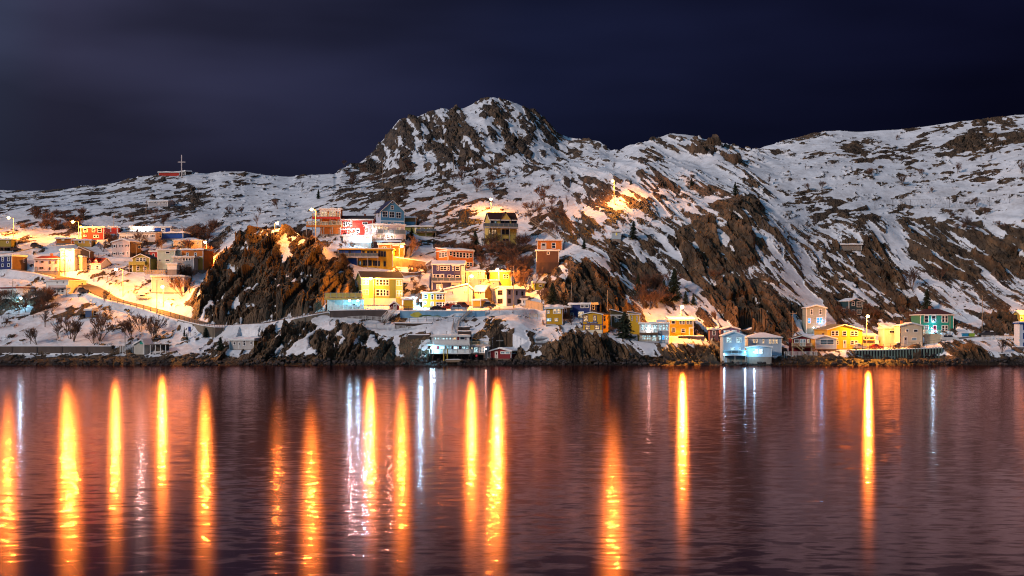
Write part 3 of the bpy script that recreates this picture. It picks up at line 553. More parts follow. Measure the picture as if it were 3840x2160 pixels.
# ------------------------------------------------------------------ where rock shows through the snow
ROCKS = [
 # central peak
 (.62,[(1330,645),(1361,585),(1454,505),(1499,450),(1665,396),(1730,396),(1700,500),(1640,560),(1560,600),(1560,650),(1450,655)]),
 (.40,[(1700,396),(1816,350),(1930,374),(2043,437),(2100,495),(2135,510),(2290,560),(2200,600),(2100,600),(2000,575),(1800,640),(1560,640),(1640,560)]),
 (.45,[(1820,395),(1880,395),(1925,470),(1995,520),(2010,565),(1930,545),(1870,500)]),(.45,[(1690,430),(1780,490),(1830,560),(1800,610),(1700,600),(1640,550)]),
 (.40,[(1965,400),(2050,450),(2110,515),(2060,515),(1990,470)]),(-.55,[(1560,470),(1580,440),(1600,560),(1660,590),(1560,620),(1550,560)]),
 (-.5,[(1760,400),(1830,470),(1880,560),(1850,600),(1790,500),(1740,450)]),(-.45,[(1980,520),(2060,530),(2110,560),(2060,590),(1990,570)]),(-.5,[(1420,560),(1460,530),(1480,560),(1440,600)]),
 (-.4,[(1930,390),(1980,420),(2000,470),(1960,450)]),
 # bushy heath strip below the peak
 (.33,[(1350,650),(1560,640),(1800,645),(2100,600),(2140,625),(1900,675),(1600,680),(1380,680)]),
 # left hill
 (.42,[(480,672),(600,662),(700,662),(745,700),(765,790),(700,800),(560,765),(430,725)]),(.50,[(690,690),(745,690),(800,720),(822,762),(790,778),(730,775)]),
 (.75,[(888,645),(925,640),(922,700),(895,722),(880,690)]),(.6,[(815,690),(858,680),(850,715),(825,715)]),(.85,[(548,712),(585,712),(590,748),(560,748)]),
 (.42,[(-400,700),(250,700),(250,725),(130,765),(0,805),(-400,830)]),(.30,[(250,700),(480,672),(500,720),(380,760),(250,740)]),
 (.42,[(380,790),(470,785),(510,840),(440,862),(380,850)]),(.35,[(200,845),(300,835),(300,890),(210,905)]),(.30,[(400,740),(500,760),(560,800),(460,800)]),
 (.45,[(770,838),(830,838),(870,870),(800,880)]),(.25,[(600,760),(700,800),(700,850),(600,830)]),(.30,[(70,900),(160,895),(200,925),(100,920)]),
 # the great rock knob
 (1.3,[(708,1175),(745,1080),(790,1010),(845,935),(900,880),(970,855),(1040,846),(1130,860),(1200,895),(1290,965),(1325,1040),(1345,1110),(1310,1152),(1230,1168),(1100,1192),(980,1212),(850,1224),(715,1205)]),
 (-1.25,[(1025,870),(1085,868),(1100,950),(1075,985),(1045,945)]),(-1.2,[(835,1015),(855,985),(880,1000),(955,985),(960,1005),(905,1030),(890,1062),(870,1040)]),
 (-1.2,[(840,1145),(870,1118),(900,1128),(960,1130),(1012,1145),(990,1165),(970,1150),(905,1152)]),(-.9,[(1060,1000),(1078,995),(1098,1060),(1085,1075),(1075,1040)]),
 (-1.0,[(915,915),(960,880),(985,895),(935,925)]),(-1.0,[(1110,885),(1180,900),(1130,915)]),(-1.1,[(755,1060),(780,1060),(760,1110),(740,1120)]),(-.8,[(1195,895),(1260,930),(1270,1000),(1210,960)]),
 # cliffs on the shore, left of centre
 (1.2,[(960,1255),(1000,1225),(1110,1222),(1230,1195),(1330,1220),(1400,1235),(1470,1260),(1500,1370),(940,1372),(940,1300)]),
 (-1.1,[(1120,1285),(1150,1275),(1185,1305),(1180,1342),(1080,1345),(1020,1335),(1090,1322)]),(-1.0,[(1165,1195),(1195,1188),(1255,1215),(1240,1240),(1190,1245)]),
 (-.9,[(1090,1215),(1130,1225),(1145,1248),(1100,1240)]),(.55,[(660,1340),(850,1330),(985,1330),(985,1372),(660,1372)]),(.6,[(800,1262),(850,1262),(850,1300),(810,1330),(790,1300)]),(.65,[(725,1250),(800,1230),(800,1285),(745,1290)]),
 (-.9,[(1380,1290),(1400,1280),(1420,1310),(1390,1330)]),(.5,[(1440,1180),(1520,1180),(1500,1230),(1440,1220)]),
 # middle slopes behind the red and blue houses
 (.48,[(1180,765),(1280,720),(1420,680),(1560,670),(1700,700),(1780,760),(1810,830),(1770,905),(1660,905),(1540,860),(1400,790),(1290,800)]),
 (.45,[(1415,725),(1500,665),(1545,700),(1525,800),(1440,810)]),(.35,[(1640,770),(1760,770),(1790,870),(1680,880)]),
 (.55,[(1850,690),(1905,680),(1925,735),(1880,750)]),(.5,[(1930,710),(1965,720),(1975,745),(1940,745)]),(.30,[(1180,800),(1230,790),(1240,860),(1190,870)]),
 (.30,[(1440,900),(1800,905),(1800,960),(1640,935)]),
 # slope with the lone lamp, right of centre
 (.40,[(2120,680),(2250,660),(2340,700),(2270,745),(2140,742)]),(.6,[(2340,720),(2440,735),(2440,785),(2380,790),(2340,760)]),(.65,[(2250,815),(2310,800),(2320,845),(2260,840)]),
 (.55,[(2130,830),(2190,820),(2240,850),(2220,900),(2140,900)]),(.40,[(2380,595),(2500,580),(2535,680),(2480,700),(2400,690)]),(.50,[(2420,695),(2560,680),(2700,700),(2735,740),(2610,750),(2480,745)]),
 (.25,[(2360,585),(2480,508),(2560,520),(2680,545),(2755,570),(2800,640),(2700,600),(2550,560),(2450,570)]),(.65,[(2600,560),(2680,540),(2760,560),(2805,640),(2760,635),(2700,590)]),(.6,[(2555,540),(2620,530),(2650,600),(2600,590)]),
 (.45,[(1960,770),(2020,780),(2060,850),(2000,870)]),
 # the big slabs
 (.60,[(2260,890),(2400,905),(2480,905),(2560,835),(2650,770),(2760,735),(2850,735),(2900,850),(2960,900),(3000,1000),(3060,1150),(2990,1215),(2960,1285),(2880,1265),(2800,1235),(2700,1205),(2640,1110),(2600,1050),(2560,1060),(2400,1090),(2290,1010)]),
 (.75,[(2612,850),(2665,805),(2700,900),(2735,1000),(2700,1022),(2640,960)]),(.75,[(2700,785),(2780,800),(2855,970),(2800,992),(2740,900)]),
 (.70,[(2640,1080),(2760,1030),(2850,1110),(2965,1165),(2985,1250),(2880,1262),(2800,1235),(2715,1190)]),(.4,[(2520,860),(2560,840),(2640,1000),(2600,1010)]),
 (-.75,[(2448,980),(2480,930),(2560,1010),(2620,1100),(2610,1185),(2500,1110)]),(-.95,[(2860,860),(2915,900),(3065,1155),(3035,1185),(2960,1070),(2900,960)]),
 (-.70,[(2750,1005),(2850,985),(2900,1045),(2800,1062)]),(-.7,[(2478,880),(2500,880),(2540,980),(2510,990)]),(-.5,[(2830,740),(2900,760),(2960,870),(2900,860)]),(-.6,[(2380,1080),(2440,1080),(2500,1160),(2420,1160)]),
 (-.5,[(2660,800),(2690,790),(2740,930),(2725,960)]),
 (1.2,[(2045,1070),(2100,1000),(2200,965),(2265,985),(2335,1085),(2358,1175),(2200,1165),(2070,1160)]),(-.9,[(2110,1000),(2200,955),(2190,985),(2120,1040),(2060,1075)]),(-.8,[(2225,990),(2245,985),(2275,1060),(2255,1070)]),
 (1.1,[(2035,1372),(2055,1275),(2160,1236),(2300,1262),(2345,1290),(2372,1372)]),(-.8,[(2170,1232),(2290,1245),(2330,1262),(2200,1262)]),(-.5,[(2060,1260),(2150,1225),(2110,1270),(2060,1310)]),
 # dark gully between the two boathouses
 (1.0,[(1810,1205),(1860,1180),(1925,1200),(1945,1290),(1990,1350),(1840,1360),(1830,1260)]),(-1.2,[(1925,1190),(1950,1200),(1990,1280),(1970,1320),(1940,1270)]),(.5,[(1700,1230),(1800,1190),(1830,1290),(1760,1330)]),(.8,[(1500,1270),(1620,1230),(1700,1250),(1700,1370),(1500,1370)]),(.45,[(1970,1180),(2010,1240),(2010,1330),(1985,1300)]),
 (.5,[(2380,1330),(2480,1300),(2700,1310),(2700,1372),(2380,1372)]),(.6,[(2560,1310),(2680,1285),(2740,1330),(2700,1360),(2580,1350)]),
 # right hand cliffs
 (.75,[(3050,1010),(3130,900),(3270,890),(3380,1000),(3430,1160),(3250,1190),(3100,1160)]),(.6,[(3140,790),(3270,775),(3300,850),(3210,860)]),(-.95,[(3275,790),(3315,790),(3405,970),(3385,1010),(3340,930)]),
 (.35,[(3350,800),(3560,790),(3580,880),(3420,890)]),(.60,[(3380,900),(3600,880),(3840,870),(4400,870),(4400,1045),(3700,1050),(3600,1060),(3480,1010)]),(.5,[(3700,950),(3840,940),(4000,950),(4000,1040),(3720,1040)]),(.2,[(3000,700),(3180,720),(3200,830),(3040,860)]),(.5,[(2975,715),(3030,715),(3040,760),(2980,760)]),
 (.75,[(3125,535),(3240,550),(3270,605),(3200,612)]),(.65,[(3380,540),(3480,500),(3510,560),(3430,575)]),(1.0,[(3470,580),(3600,505),(3740,490),(3785,545),(3720,585),(3620,590)]),(.9,[(3755,500),(3850,480),(3900,545),(3790,548)]),
 (.45,[(3480,470),(3840,425),(4400,400),(4400,440),(3840,465),(3550,500)]),(.5,[(3390,470),(3450,468),(3450,492),(3395,495)]),(.3,[(3290,580),(3420,560),(3420,610),(3320,610)]),(.35,[(2890,540),(3110,485),(3110,500),(2920,550)]),(.5,[(2895,560),(2930,560),(2925,600),(2900,595)]),(.45,[(3030,560),(3120,560),(3100,600),(3000,615)]),
 (.25,[(3560,640),(3700,620),(3840,640),(3840,700),(3600,680)]),(.30,[(2760,740),(2880,730),(2900,780),(2790,790)]),(.25,[(3560,790),(3840,780),(3840,880),(3600,870)]),
 (1.3,[(3655,1258),(3690,1205),(3760,1170),(3812,1195),(3825,1258)]),(.6,[(3540,1330),(3620,1310),(3700,1320),(3700,1372),(3540,1372)]),(.5,[(3580,1285),(3660,1300),(3700,1345),(3620,1345)]),
 (.5,[(1870,1160),(1900,1160),(1900,1180),(1870,1180)]),(-.25,[(2440,760),(2700,750),(2560,820),(2300,880),(2200,880),(2240,800)]),(.45,[(270,1150),(330,1130),(320,1175),(240,1195),(180,1195)]),(.4,[(60,1185),(130,1175),(120,1195),(60,1195)]),(.2,[(0,1110),(180,1110),(160,1160),(0,1170)]),
]
# leaf litter and heath darken the ground of the thickets
for x0, x1, y0, y1, v in ((60,340,800,870,.42),(380,480,890,955,.35),(490,610,880,958,.4),(-100,215,1110,1190,.42),(690,830,860,1000,.36),(640,720,1000,1060,.4),(1620,2010,920,1062,.42),(1985,2130,770,890,.36),
                          (1290,1560,605,690,.3),(2390,2540,1070,1165,.4),(1530,1620,1000,1115,.42),(3110,3440,1145,1250,.62),(480,640,765,860,.25),(1470,1500,1180,1240,.2),(2550,2700,1285,1335,.3),(1440,1530,1060,1120,.3),(1900,2040,1060,1140,.45),(1190,1340,870,940,.2)):
    ROCKS.append((v, [(x0, y0 + 12), (x0 + (x1 - x0) * .3, y0), (x1, y0 + 8), (x1 - 6, y1), (x0 + 8, y1 - 6)]))
GX0, GY0, GC = -440, 330, 5.0
_nx = int((4300 - GX0) / GC); _ny = int((1400 - GY0) / GC)
_gx, _gy = np.meshgrid(GX0 + GC * (np.arange(_nx) + .5), GY0 + GC * (np.arange(_ny) + .5))
rmap = np.full(_gx.shape, -0.50)
def inpoly(x, y, poly):
    r = np.zeros(x.shape, bool); n = len(poly)
    for i in range(n):
        x0, y0 = poly[i]; x1, y1 = poly[(i + 1) % n]
        if y0 == y1: continue
        c = ((y0 > y) != (y1 > y)) & (x < (x1 - x0) * (y - y0) / (y1 - y0) + x0)
        r ^= c
    return r
for v, poly in ROCKS:
    xs = [p[0] for p in poly]; ys = [p[1] for p in poly]
    i0 = max(0, int((min(xs) - GX0) / GC) - 1); i1 = min(_nx, int((max(xs) - GX0) / GC) + 2)
    j0 = max(0, int((min(ys) - GY0) / GC) - 1); j1 = min(_ny, int((max(ys) - GY0) / GC) + 2)
    sub = inpoly(_gx[j0:j1, i0:i1], _gy[j0:j1, i0:i1], poly)
    rmap[j0:j1, i0:i1][sub] += v
for _ in range(3):
    for ax in (0, 1):
        rmap = (np.roll(rmap, 1, ax) + rmap * 2 + np.roll(rmap, -1, ax)) / 4
rmap = np.clip(rmap, -0.75, 1.0)
def rock_at(px, py):
    fx = np.clip((px - GX0) / GC - .5, 0, _nx - 1.001); fy = np.clip((py - GY0) / GC - .5, 0, _ny - 1.001)
    i = fx.astype(int); j = fy.astype(int); fx = fx - i; fy = fy - j
    return (rmap[j, i] * (1 - fx) + rmap[j, i + 1] * fx) * (1 - fy) + (rmap[j + 1, i] * (1 - fx) + rmap[j + 1, i + 1] * fx) * fy

# ------------------------------------------------------------------ the hills: one sheet of ground
cols = np.arange(-430, 4290, 3.7)
NP_, ND_ = nodes_at(cols)
NP_ = np.vstack([NP_, NP_[-1] + 140]); ND_ = np.vstack([ND_, ND_[-1] + 90])
rows = [8, 22, 34, 44, 44, 92, 84, 112, 104, 8]
PY = []; DD = []
for k, n in enumerate(rows):
    t = np.arange(n) / n
    PY.append(NP_[k][None, :] + t[:, None] * (NP_[k + 1] - NP_[k])[None, :])
    DD.append(ND_[k][None, :] + t[:, None] * (ND_[k + 1] - ND_[k])[None, :])
PY.append(NP_[-1][None, :]); DD.append(ND_[-1][None, :])
PY = np.vstack(PY); DD = np.vstack(DD)
nR, nC = PY.shape
PX = np.broadcast_to(cols[None, :], PY.shape)
X = (PX - CX) / FPX * DD; Y = DD.copy(); Z = CAM_Z + (HY - PY) / FPX * DD
T = Z + 0.32 * (Y - 400)
warp = fbm(X / 30, T / 30, 3, 2) * 3.0
m_ = rock_at(PX + 22 * fbm(X / 9, T / 9, 41, 3), PY + 22 * fbm(X / 9, T / 9, 47, 3))

PXr = PX; PX = PX + 90 * fbm(X / 14, T / 14, 71, 3)
wU = sstep(2820, 3000, PX) * sstep(880, 780, PY)
wR = sstep(2020, 2120, PX) * (1 - wU) * np.maximum(sstep(560, 640, PY), sstep(2300, 2400, PX))
wK = sstep(690, 730, PX) * sstep(1560, 1480, PX) * sstep(840, 860, PY)
wP = sstep(1330, 1380, PX) * sstep(2330, 2270, PX) * sstep(660, 630, PY) * (1 - wR)
wL = np.clip(1 - wU - wR - wK - wP, 0, 1)
PX = PXr
T = Z + (Y - 400) * .15
relief = np.zeros(PX.shape); macro = np.zeros(PX.shape); pat = np.zeros(PX.shape)
for w, ang, ll, lc, sd_ in ((wR, -60, 13.0, 3.0, 1), (wK, 62, 9.0, 3.6, 2), (wP, -68, 12.0, 4.4, 3), (wU, 12, 8.5, 3.2, 4), (wL, 28, 7.0, 3.4, 5)):
    mk = w > 0.004
    a = math.radians(ang); x = X[mk] + warp[mk]; t = T[mk] + warp[mk] * .6
    u = x * math.cos(a) + t * math.sin(a); v = -x * math.sin(a) + t * math.cos(a)
    h1, e1 = facets(u / ll, v / lc, 100 * sd_, 1.5)
    mac = fbm(u / 34, v / 11, 100 * sd_ + 90, 3, .5) * (3.2 if sd_ in (1, 3) else 1.6 if sd_ == 4 else 2.0 if sd_ == 2 else 1.0)
    h3, e3 = facets(u / (ll * .11) + 1.3, v / (lc * .14) + 2.1, 100 * sd_ + 60, 1.6)
    h2, e2 = facets(u / (ll * .27) + 3.3, v / (lc * .33) + 9.1, 100 * sd_ + 50, 1.6)
    f1 = fbm(u / (ll * .8), v / (lc * .55), 100 * sd_ + 70, 5, .6)
    rl = 2.3 * (h1 - .5) + 0.85 * (h2 - .5) + 0.30 * f1 - 0.9 * (1 - sstep(0, .10, e1)) - .28 * (1 - sstep(0, .14, e2))
    pt = 0.62 * f1 + 0.26 * (h1 - .5) * 2 + 0.15 * (h2 - .5) * 2
    rl = rl + .26 * (h3 - .5)
    relief[mk] += w[mk] * rl; macro[mk] += w[mk] * mac; pat[mk] += w[mk] * pt
fine = fbm(X / 1.5, T / 1.1, 900, 3, .6)
calm = sstep(-.55, -.05, m_)
extra = .30 * wR * sstep(620, 700, PY) + .30 * wP + .14 * wL + .20 * wU + .12 * wR
R = np.clip(m_, -.60, .85) + 0.08 + extra + (.95 + .95 * calm) * pat + 0.16 * fine
tide = sstep(3.0, 1.6, Z + 0.8 * fbm(X / 3, X * 0, 77, 3))
R = np.maximum(R, -0.6 + 1.5 * tide)
rk = sstep(-0.12, 0.16, R)
big = fbm(X / 22, T / 16, 500, 4, .5)
amp = 1 + .25 * sstep(760, 660, PY)
solid = sstep(.15, .75, m_ + .35 * wR)
ramp_ = (.30 + .70 * solid) * (1 - .45 * wL) * (1 - .45 * wU)
disp = rk * (0.45 + relief * 1.15) * amp * ramp_ + (1 - rk) * 0.30 * big + big * 0.5 * sstep(600, 1000, PY * 0 + 1000 - np.abs(PY - 800)) * .6 + .06 * fine * (1 - rk) + 0.20 * fine * rk
near = sstep(0.0, 2.5, Z)
disp = disp * near + macro * near * np.maximum(sstep(1000, 900, PY), wK * rk)
edge = np.ones(nR); 
back = np.cumsum([0] + rows)[-2]
Y -= 0.62 * disp; Z += 0.75 * disp
X += 0.25 * rk * fbm(X / 2.5, T / 2.5, 611, 3) * near
# level the ground where the roads run
for nme, W_ in road_pts.items():
    hw = ROADS[nme][0]
    bb = (X > W_[:, 0].min() - 8) & (X < W_[:, 0].max() + 8) & (Y > W_[:, 1].min() - 9) & (Y < W_[:, 1].max() + 9)
    idx = np.where(bb); xs = X[idx]; ys = Y[idx]
    best = np.full(xs.shape, 1e9); zb = np.zeros(xs.shape)
    for i in range(len(W_) - 1):
        ax_, ay_ = W_[i][:2]; bx_, by_ = W_[i + 1][:2]
        dx, dy = bx_ - ax_, by_ - ay_; l2 = dx * dx + dy * dy + 1e-9
        tt = np.clip(((xs - ax_) * dx + (ys - ay_) * dy) / l2, 0, 1)
        dd = np.hypot(xs - ax_ - tt * dx, ys - ay_ - tt * dy)
        m2 = dd < best
        best = np.where(m2, dd, best); zb = np.where(m2, W_[i][2] + tt * (W_[i + 1][2] - W_[i][2]), zb)
    w = 1 - sstep(hw + .8, hw + 2.6, best)
    Z[idx] = Z[idx] * (1 - w) + (zb - 0.12) * w
    R[idx] -= w * 1.0
# a level pad under every house
for d in HS:
    c, s_ = math.cos(-d['rz']), math.sin(-d['rz'])
    lx_, ly_, lz_ = d['loc']
    bb = (np.abs(X - lx_) < 16) & (Y > ly_ - 14) & (Y < ly_ + 16)
    idx = np.where(bb); dx = X[idx] - lx_; dy = Y[idx] - ly_
    u = dx * c - dy * s_; v = dx * s_ + dy * c
    front = 1.8 if not d['k'].get('stilt') else 2.6
    drop = -0.15 if not d['k'].get('stilt') else -(zy(d['t'], d['k']['stilt']) - d['yb']) * d['m'] * .8
    ins = (np.abs(u) < d['W'] / 2 + .7) & (v > -front) & (v < d['L'] + .3)
    zz = Z[idx]
    zz = np.where(ins, np.minimum(zz, lz_ + drop), zz)
    Z[idx] = zz
hill_mesh = bpy.data.meshes.new("hillside")
nv = nR * nC
co = np.stack([X, Y, Z], -1).reshape(-1, 3).astype(np.float32)
ii = np.arange(nR - 1)[:, None] * nC + np.arange(nC - 1)[None, :]
quads = np.stack([ii, ii + 1, ii + nC + 1, ii + nC], -1).reshape(-1, 4)
hill_mesh.vertices.add(nv); hill_mesh.vertices.foreach_set("co", co.ravel())
hill_mesh.loops.add(quads.size); hill_mesh.loops.foreach_set("vertex_index", quads.ravel().astype(np.int32))
hill_mesh.polygons.add(len(quads))
hill_mesh.polygons.foreach_set("loop_start", np.arange(0, quads.size, 4, dtype=np.int32))
hill_mesh.update()
at = hill_mesh.attributes.new("rock", 'FLOAT', 'POINT'); at.data.foreach_set("value", R.reshape(-1).astype(np.float32))
sm = np.ones(len(quads), bool)
sm[(rk[:-1, :-1] > .6).ravel()] = False
hill_mesh.polygons.foreach_set("use_smooth", sm)

def ground_material():
    m = newmat("snow_and_rock"); nt = m.node_tree; N = nt.nodes.new; L = nt.links.new
    o = N("ShaderNodeOutputMaterial"); b = N("ShaderNodeBsdfPrincipled"); L(b.outputs[0], o.inputs[0])
    tc = N("ShaderNodeTexCoord"); at = N("ShaderNodeAttribute"); at.attribute_name = "rock"
    def noise(scale, det=4, rough=.6, vec=None, mapping=None):
        n = N("ShaderNodeTexNoise"); n.inputs["Scale"].default_value = scale; n.inputs["Detail"].default_value = det; n.inputs["Roughness"].default_value = rough
        if mapping:
            mp = N("ShaderNodeMapping"); mp.inputs["Scale"].default_value = mapping[0]; mp.inputs["Rotation"].default_value = mapping[1]
            L(tc.outputs["Object"], mp.inputs[0]); L(mp.outputs[0], n.inputs["Vector"])
        else: L(tc.outputs["Object"], n.inputs["Vector"])
        return n
    def mth(op, a, b_, c=None):
        n = N("ShaderNodeMath"); n.operation = op
        for i, q in enumerate((a, b_, c)):
            if q is None: continue
            if isinstance(q, (int, float)): n.inputs[i].default_value = q
            else: L(q, n.inputs[i])
        return n.outputs[0]
    def mr(src, a, b_, c, d, mode='LINEAR'):
        n = N("ShaderNodeMapRange"); n.interpolation_type = mode
        L(src, n.inputs[0]); n.inputs[1].default_value = a; n.inputs[2].default_value = b_; n.inputs[3].default_value = c; n.inputs[4].default_value = d
        return n.outputs[0]
    nf = noise(.75, 6, .72, mapping=((1, .6, 1.25), (0, math.radians(25), 0))); nm = noise(.16, 4)
    v = mth('MULTIPLY_ADD', nf.outputs["Fac"], 1.0, at.outputs["Fac"]); v = mth('SUBTRACT', v, .50)
    # snow lies on ledges that face up
    g = N("ShaderNodeNewGeometry"); sp = N("ShaderNodeSeparateXYZ"); L(g.outputs["Normal"], sp.inputs[0])
    up = mr(sp.outputs["Z"], .25, .92, .16, -.22)
    v = mth('ADD', v, up)
    mask = mr(v, -.03, .035, 0, 1)
    # rock colours
    st = noise(.35, 5, .65, mapping=((1, .4, .35), (0, math.radians(30), 0)))
    rr = N("ShaderNodeValToRGB"); e = rr.color_ramp.elements
    e[0].position = .32; e[0].color = (.026, .018, .012, 1); e[1].position = .70; e[1].color = (.200, .118, .062, 1)
    k = rr.color_ramp.elements.new(.5); k.color = (.082, .053, .032, 1)
    L(st.outputs["Fac"], rr.inputs[0])
    # snow, thin or dusted over heath where the noise says so
    sr = N("ShaderNodeValToRGB"); e = sr.color_ramp.elements
    e[0].position = .30; e[0].color = (.44, .42, .42, 1); e[1].position = .56; e[1].color = (.80, .80, .82, 1)
    L(mth('ADD', mth('MULTIPLY', nm.outputs["Fac"], .6), mth('MULTIPLY', nf.outputs["Fac"], .4)), sr.inputs[0])
    # dark weed and wet stone at the tide line
    ps = N("ShaderNodeSeparateXYZ"); L(tc.outputs["Object"], ps.inputs[0])
    tide = mr(mth('ADD', ps.outputs["Z"], mth('MULTIPLY', nm.outputs["Fac"], 1.6)), 1.5, 2.6, .25, 1)
    mx = N("ShaderNodeMix"); mx.data_type = 'RGBA'; L(mask, mx.inputs["Factor"]); L(sr.outputs["Color"], mx.inputs["A"]); L(rr.outputs["Color"], mx.inputs["B"])
    sc = N("ShaderNodeVectorMath"); sc.operation = 'SCALE'; L(mx.outputs["Result"], sc.inputs[0]); L(tide, sc.inputs["Scale"])
    L(sc.outputs[0], b.inputs["Base Color"])
    L(mr(mask, 0, 1, .75, .62), b.inputs["Roughness"])
    b.inputs["Specular IOR Level"].default_value = .25
    vo = N("ShaderNodeTexVoronoi"); vo.feature = 'DISTANCE_TO_EDGE'; vo.inputs["Scale"].default_value = .55
    vm = N("ShaderNodeMapping"); vm.inputs["Scale"].default_value = (1.3, .5, .5); vm.inputs["Rotation"].default_value = (0, math.radians(30), 0)
    L(tc.outputs["Object"], vm.inputs[0]); L(vm.outputs[0], vo.inputs["Vector"])
    bp = N("ShaderNodeBump"); bp.inputs["Strength"].default_value = .75; bp.inputs["Distance"].default_value = .5
    crack = mth('MULTIPLY', mr(vo.outputs["Distance"], 0, .12, -.5, 0), mask)
    hn = mth('ADD', mth('MULTIPLY', nf.outputs["Fac"], mr(mask, 0, 1, .12, 1.0)), crack)
    L(hn, bp.inputs["Height"]); L(bp.outputs[0], b.inputs["Normal"])
    return m
hill_mesh.materials.append(ground_material())
tag(link("hillside", hill_mesh), kind="structure")

from mathutils.bvhtree import BVHTree
_sub = 2
def ground_bvh():
    # a light copy of the surface, only for finding where things stand
    r = np.arange(0, nR - 9, _sub); c = np.arange(0, nC, _sub)
    v = co.reshape(nR, nC, 3)[np.ix_(r, c)]
    n1, n2 = len(r), len(c)
    i = np.arange(n1 - 1)[:, None] * n2 + np.arange(n2 - 1)[None, :]
    q = np.stack([i, i + 1, i + n2 + 1, i + n2], -1).reshape(-1, 4)
    return BVHTree.FromPolygons([tuple(p) for p in v.reshape(-1, 3).tolist()], [tuple(p) for p in q.tolist()])
GB = ground_bvh()
def see(px, py):
    """the ground point seen at (px,py)"""
    d = Vector(((px - CX) / FPX, 1.0, (HY - py) / FPX)).normalized()
    h = GB.ray_cast(Vector((0, 0, CAM_Z)), d)
    if h[0] is not None: return h[0].copy()
    D = hit(px, py); return Vector(wpos(px, py, D))
def gz(x, y):
    h = GB.ray_cast(Vector((x, y, 400)), Vector((0, 0, -1)))
    return h[0].z if h[0] is not None else 0.0

# ------------------------------------------------------------------ water
def water_material():
    m = newmat("harbour_water"); nt = m.node_tree; N = nt.nodes.new; L = nt.links.new
    o = N("ShaderNodeOutputMaterial")
    tc = N("ShaderNodeTexCoord")
    def slope(scale, sx, k, det):
        mp = N("ShaderNodeMapping"); mp.inputs["Scale"].default_value = (sx, 1.0, 1); L(tc.outputs["Object"], mp.inputs[0])
        n = N("ShaderNodeTexNoise"); n.inputs["Scale"].default_value = scale; n.inputs["Detail"].default_value = det; n.inputs["Roughness"].default_value = .5
        L(mp.outputs[0], n.inputs["Vector"])
        a = N("ShaderNodeVectorMath"); a.operation = 'SUBTRACT'; L(n.outputs["Color"], a.inputs[0]); a.inputs[1].default_value = (.5, .5, .5)
        b = N("ShaderNodeVectorMath"); b.operation = 'MULTIPLY'; L(a.outputs[0], b.inputs[0]); b.inputs[1].default_value = (k * .8, k, 0)
        return b.outputs[0]
    s1 = slope(1.15, .6, WAVE[0], 1.5); s2 = slope(.13, .35, WAVE[1], 1.0)
    ad = N("ShaderNodeVectorMath"); ad.operation = 'ADD'; L(s1, ad.inputs[0]); L(s2, ad.inputs[1])
    a2 = N("ShaderNodeVectorMath"); a2.operation = 'ADD'; L(ad.outputs[0], a2.inputs[0]); a2.inputs[1].default_value = (0, 0, 1)
    nm = N("ShaderNodeVectorMath"); nm.operation = 'NORMALIZE'; L(a2.outputs[0], nm.inputs[0])
    tint = (.98, .55, .52, 1)
    def lobe(r, nrm=None):
        g = N("ShaderNodeBsdfAnisotropic"); g.distribution = 'BECKMANN'; g.inputs["Roughness"].default_value = r; g.inputs["Color"].default_value = tint
        if nrm is not None: L(nrm, g.inputs["Normal"])
        return g
    ga = lobe(WAVE[3]); gb = lobe(WAVE[2], nm.outputs[0])      # slow swell seen through a long exposure, and the glitter on it
    gm = N("ShaderNodeMixShader"); gm.inputs[0].default_value = WAVE[4]; L(ga.outputs[0], gm.inputs[1]); L(gb.outputs[0], gm.inputs[2])
    df = N("ShaderNodeBsdfDiffuse"); df.inputs["Color"].default_value = (.014, .003, .012, 1)
    fr = N("ShaderNodeFresnel"); fr.inputs["IOR"].default_value = 1.42
    mx = N("ShaderNodeMixShader"); L(fr.outputs[0], mx.inputs[0]); L(df.outputs[0], mx.inputs[1]); L(gm.outputs[0], mx.inputs[2]); L(mx.outputs[0], o.inputs[0])
    return m
WAVE = (.125, .012, .075, .165, .42)
w = MB(); w.v = [(-1500, -200, 0), (1500, -200, 0), (1500, 640, 0), (-1500, 640, 0)]; w.f = [(0, 1, 2, 3)]
tag(w.build("water", water_material()), kind="structure")

for nme, W_ in road_pts.items():
    hw = ROADS[nme][0]; mb = MB(); n = len(W_)
    for i in range(n):
        a = W_[max(0, i - 1)]; b_ = W_[min(n - 1, i + 1)]
        t = np.array([b_[0] - a[0], b_[1] - a[1]]); t /= np.hypot(*t) + 1e-9
        nx_, ny_ = -t[1], t[0]
        for q, dz in ((-hw, -.5), (-hw, 0), (hw, 0), (hw, -.5)):
            mb.v.append((W_[i][0] + nx_ * q, W_[i][1] + ny_ * q, W_[i][2] + dz + .02))
    for i in range(n - 1):
        for j in range(3):
            p = i * 4 + j
            mb.f.append((p, p + 4, p + 5, p + 1))
    tag(mb.build("road", paint((.13, .11, .095), "packed_road", .7, .5, .25)), kind="structure")
# ------------------------------------------------------------------ houses
SNOWM = paint((.80, .80, .82), "roof_snow", .7, .12, .5)
TRIM = WHITE
GLASS = {}
def glass_mat(kind, i=0):
    warm = ((1.0, .62, .30), (1.0, .72, .42))[i % 2]
    if kind == 'l': return glow(warm, 1.05, "warm_window", .8)
    if kind == 'c': return glow((.62, .92, 1.0), 1.25, "cold_lit_window", .8)
    if kind == 'C': return glow((.62, .95, 1.0), 2.2, "bright_cold_window", .35)
    if kind == 'c2': return glow((.35, .50, .58), .45, "dim_window", .7)
    if kind == 'b': return glow((.02, .42, 1.0), 1.7, "blue_window", .5)
    if kind == 't': return glow((.02, .12, .16), .55, "dim_teal_window", .8)
    if kind == 'y': return glow((.8, .6, .05), .6, "yellow_window")
    return paint((.018, .018, .028), "dark_glass", .08, .5, 2.0)

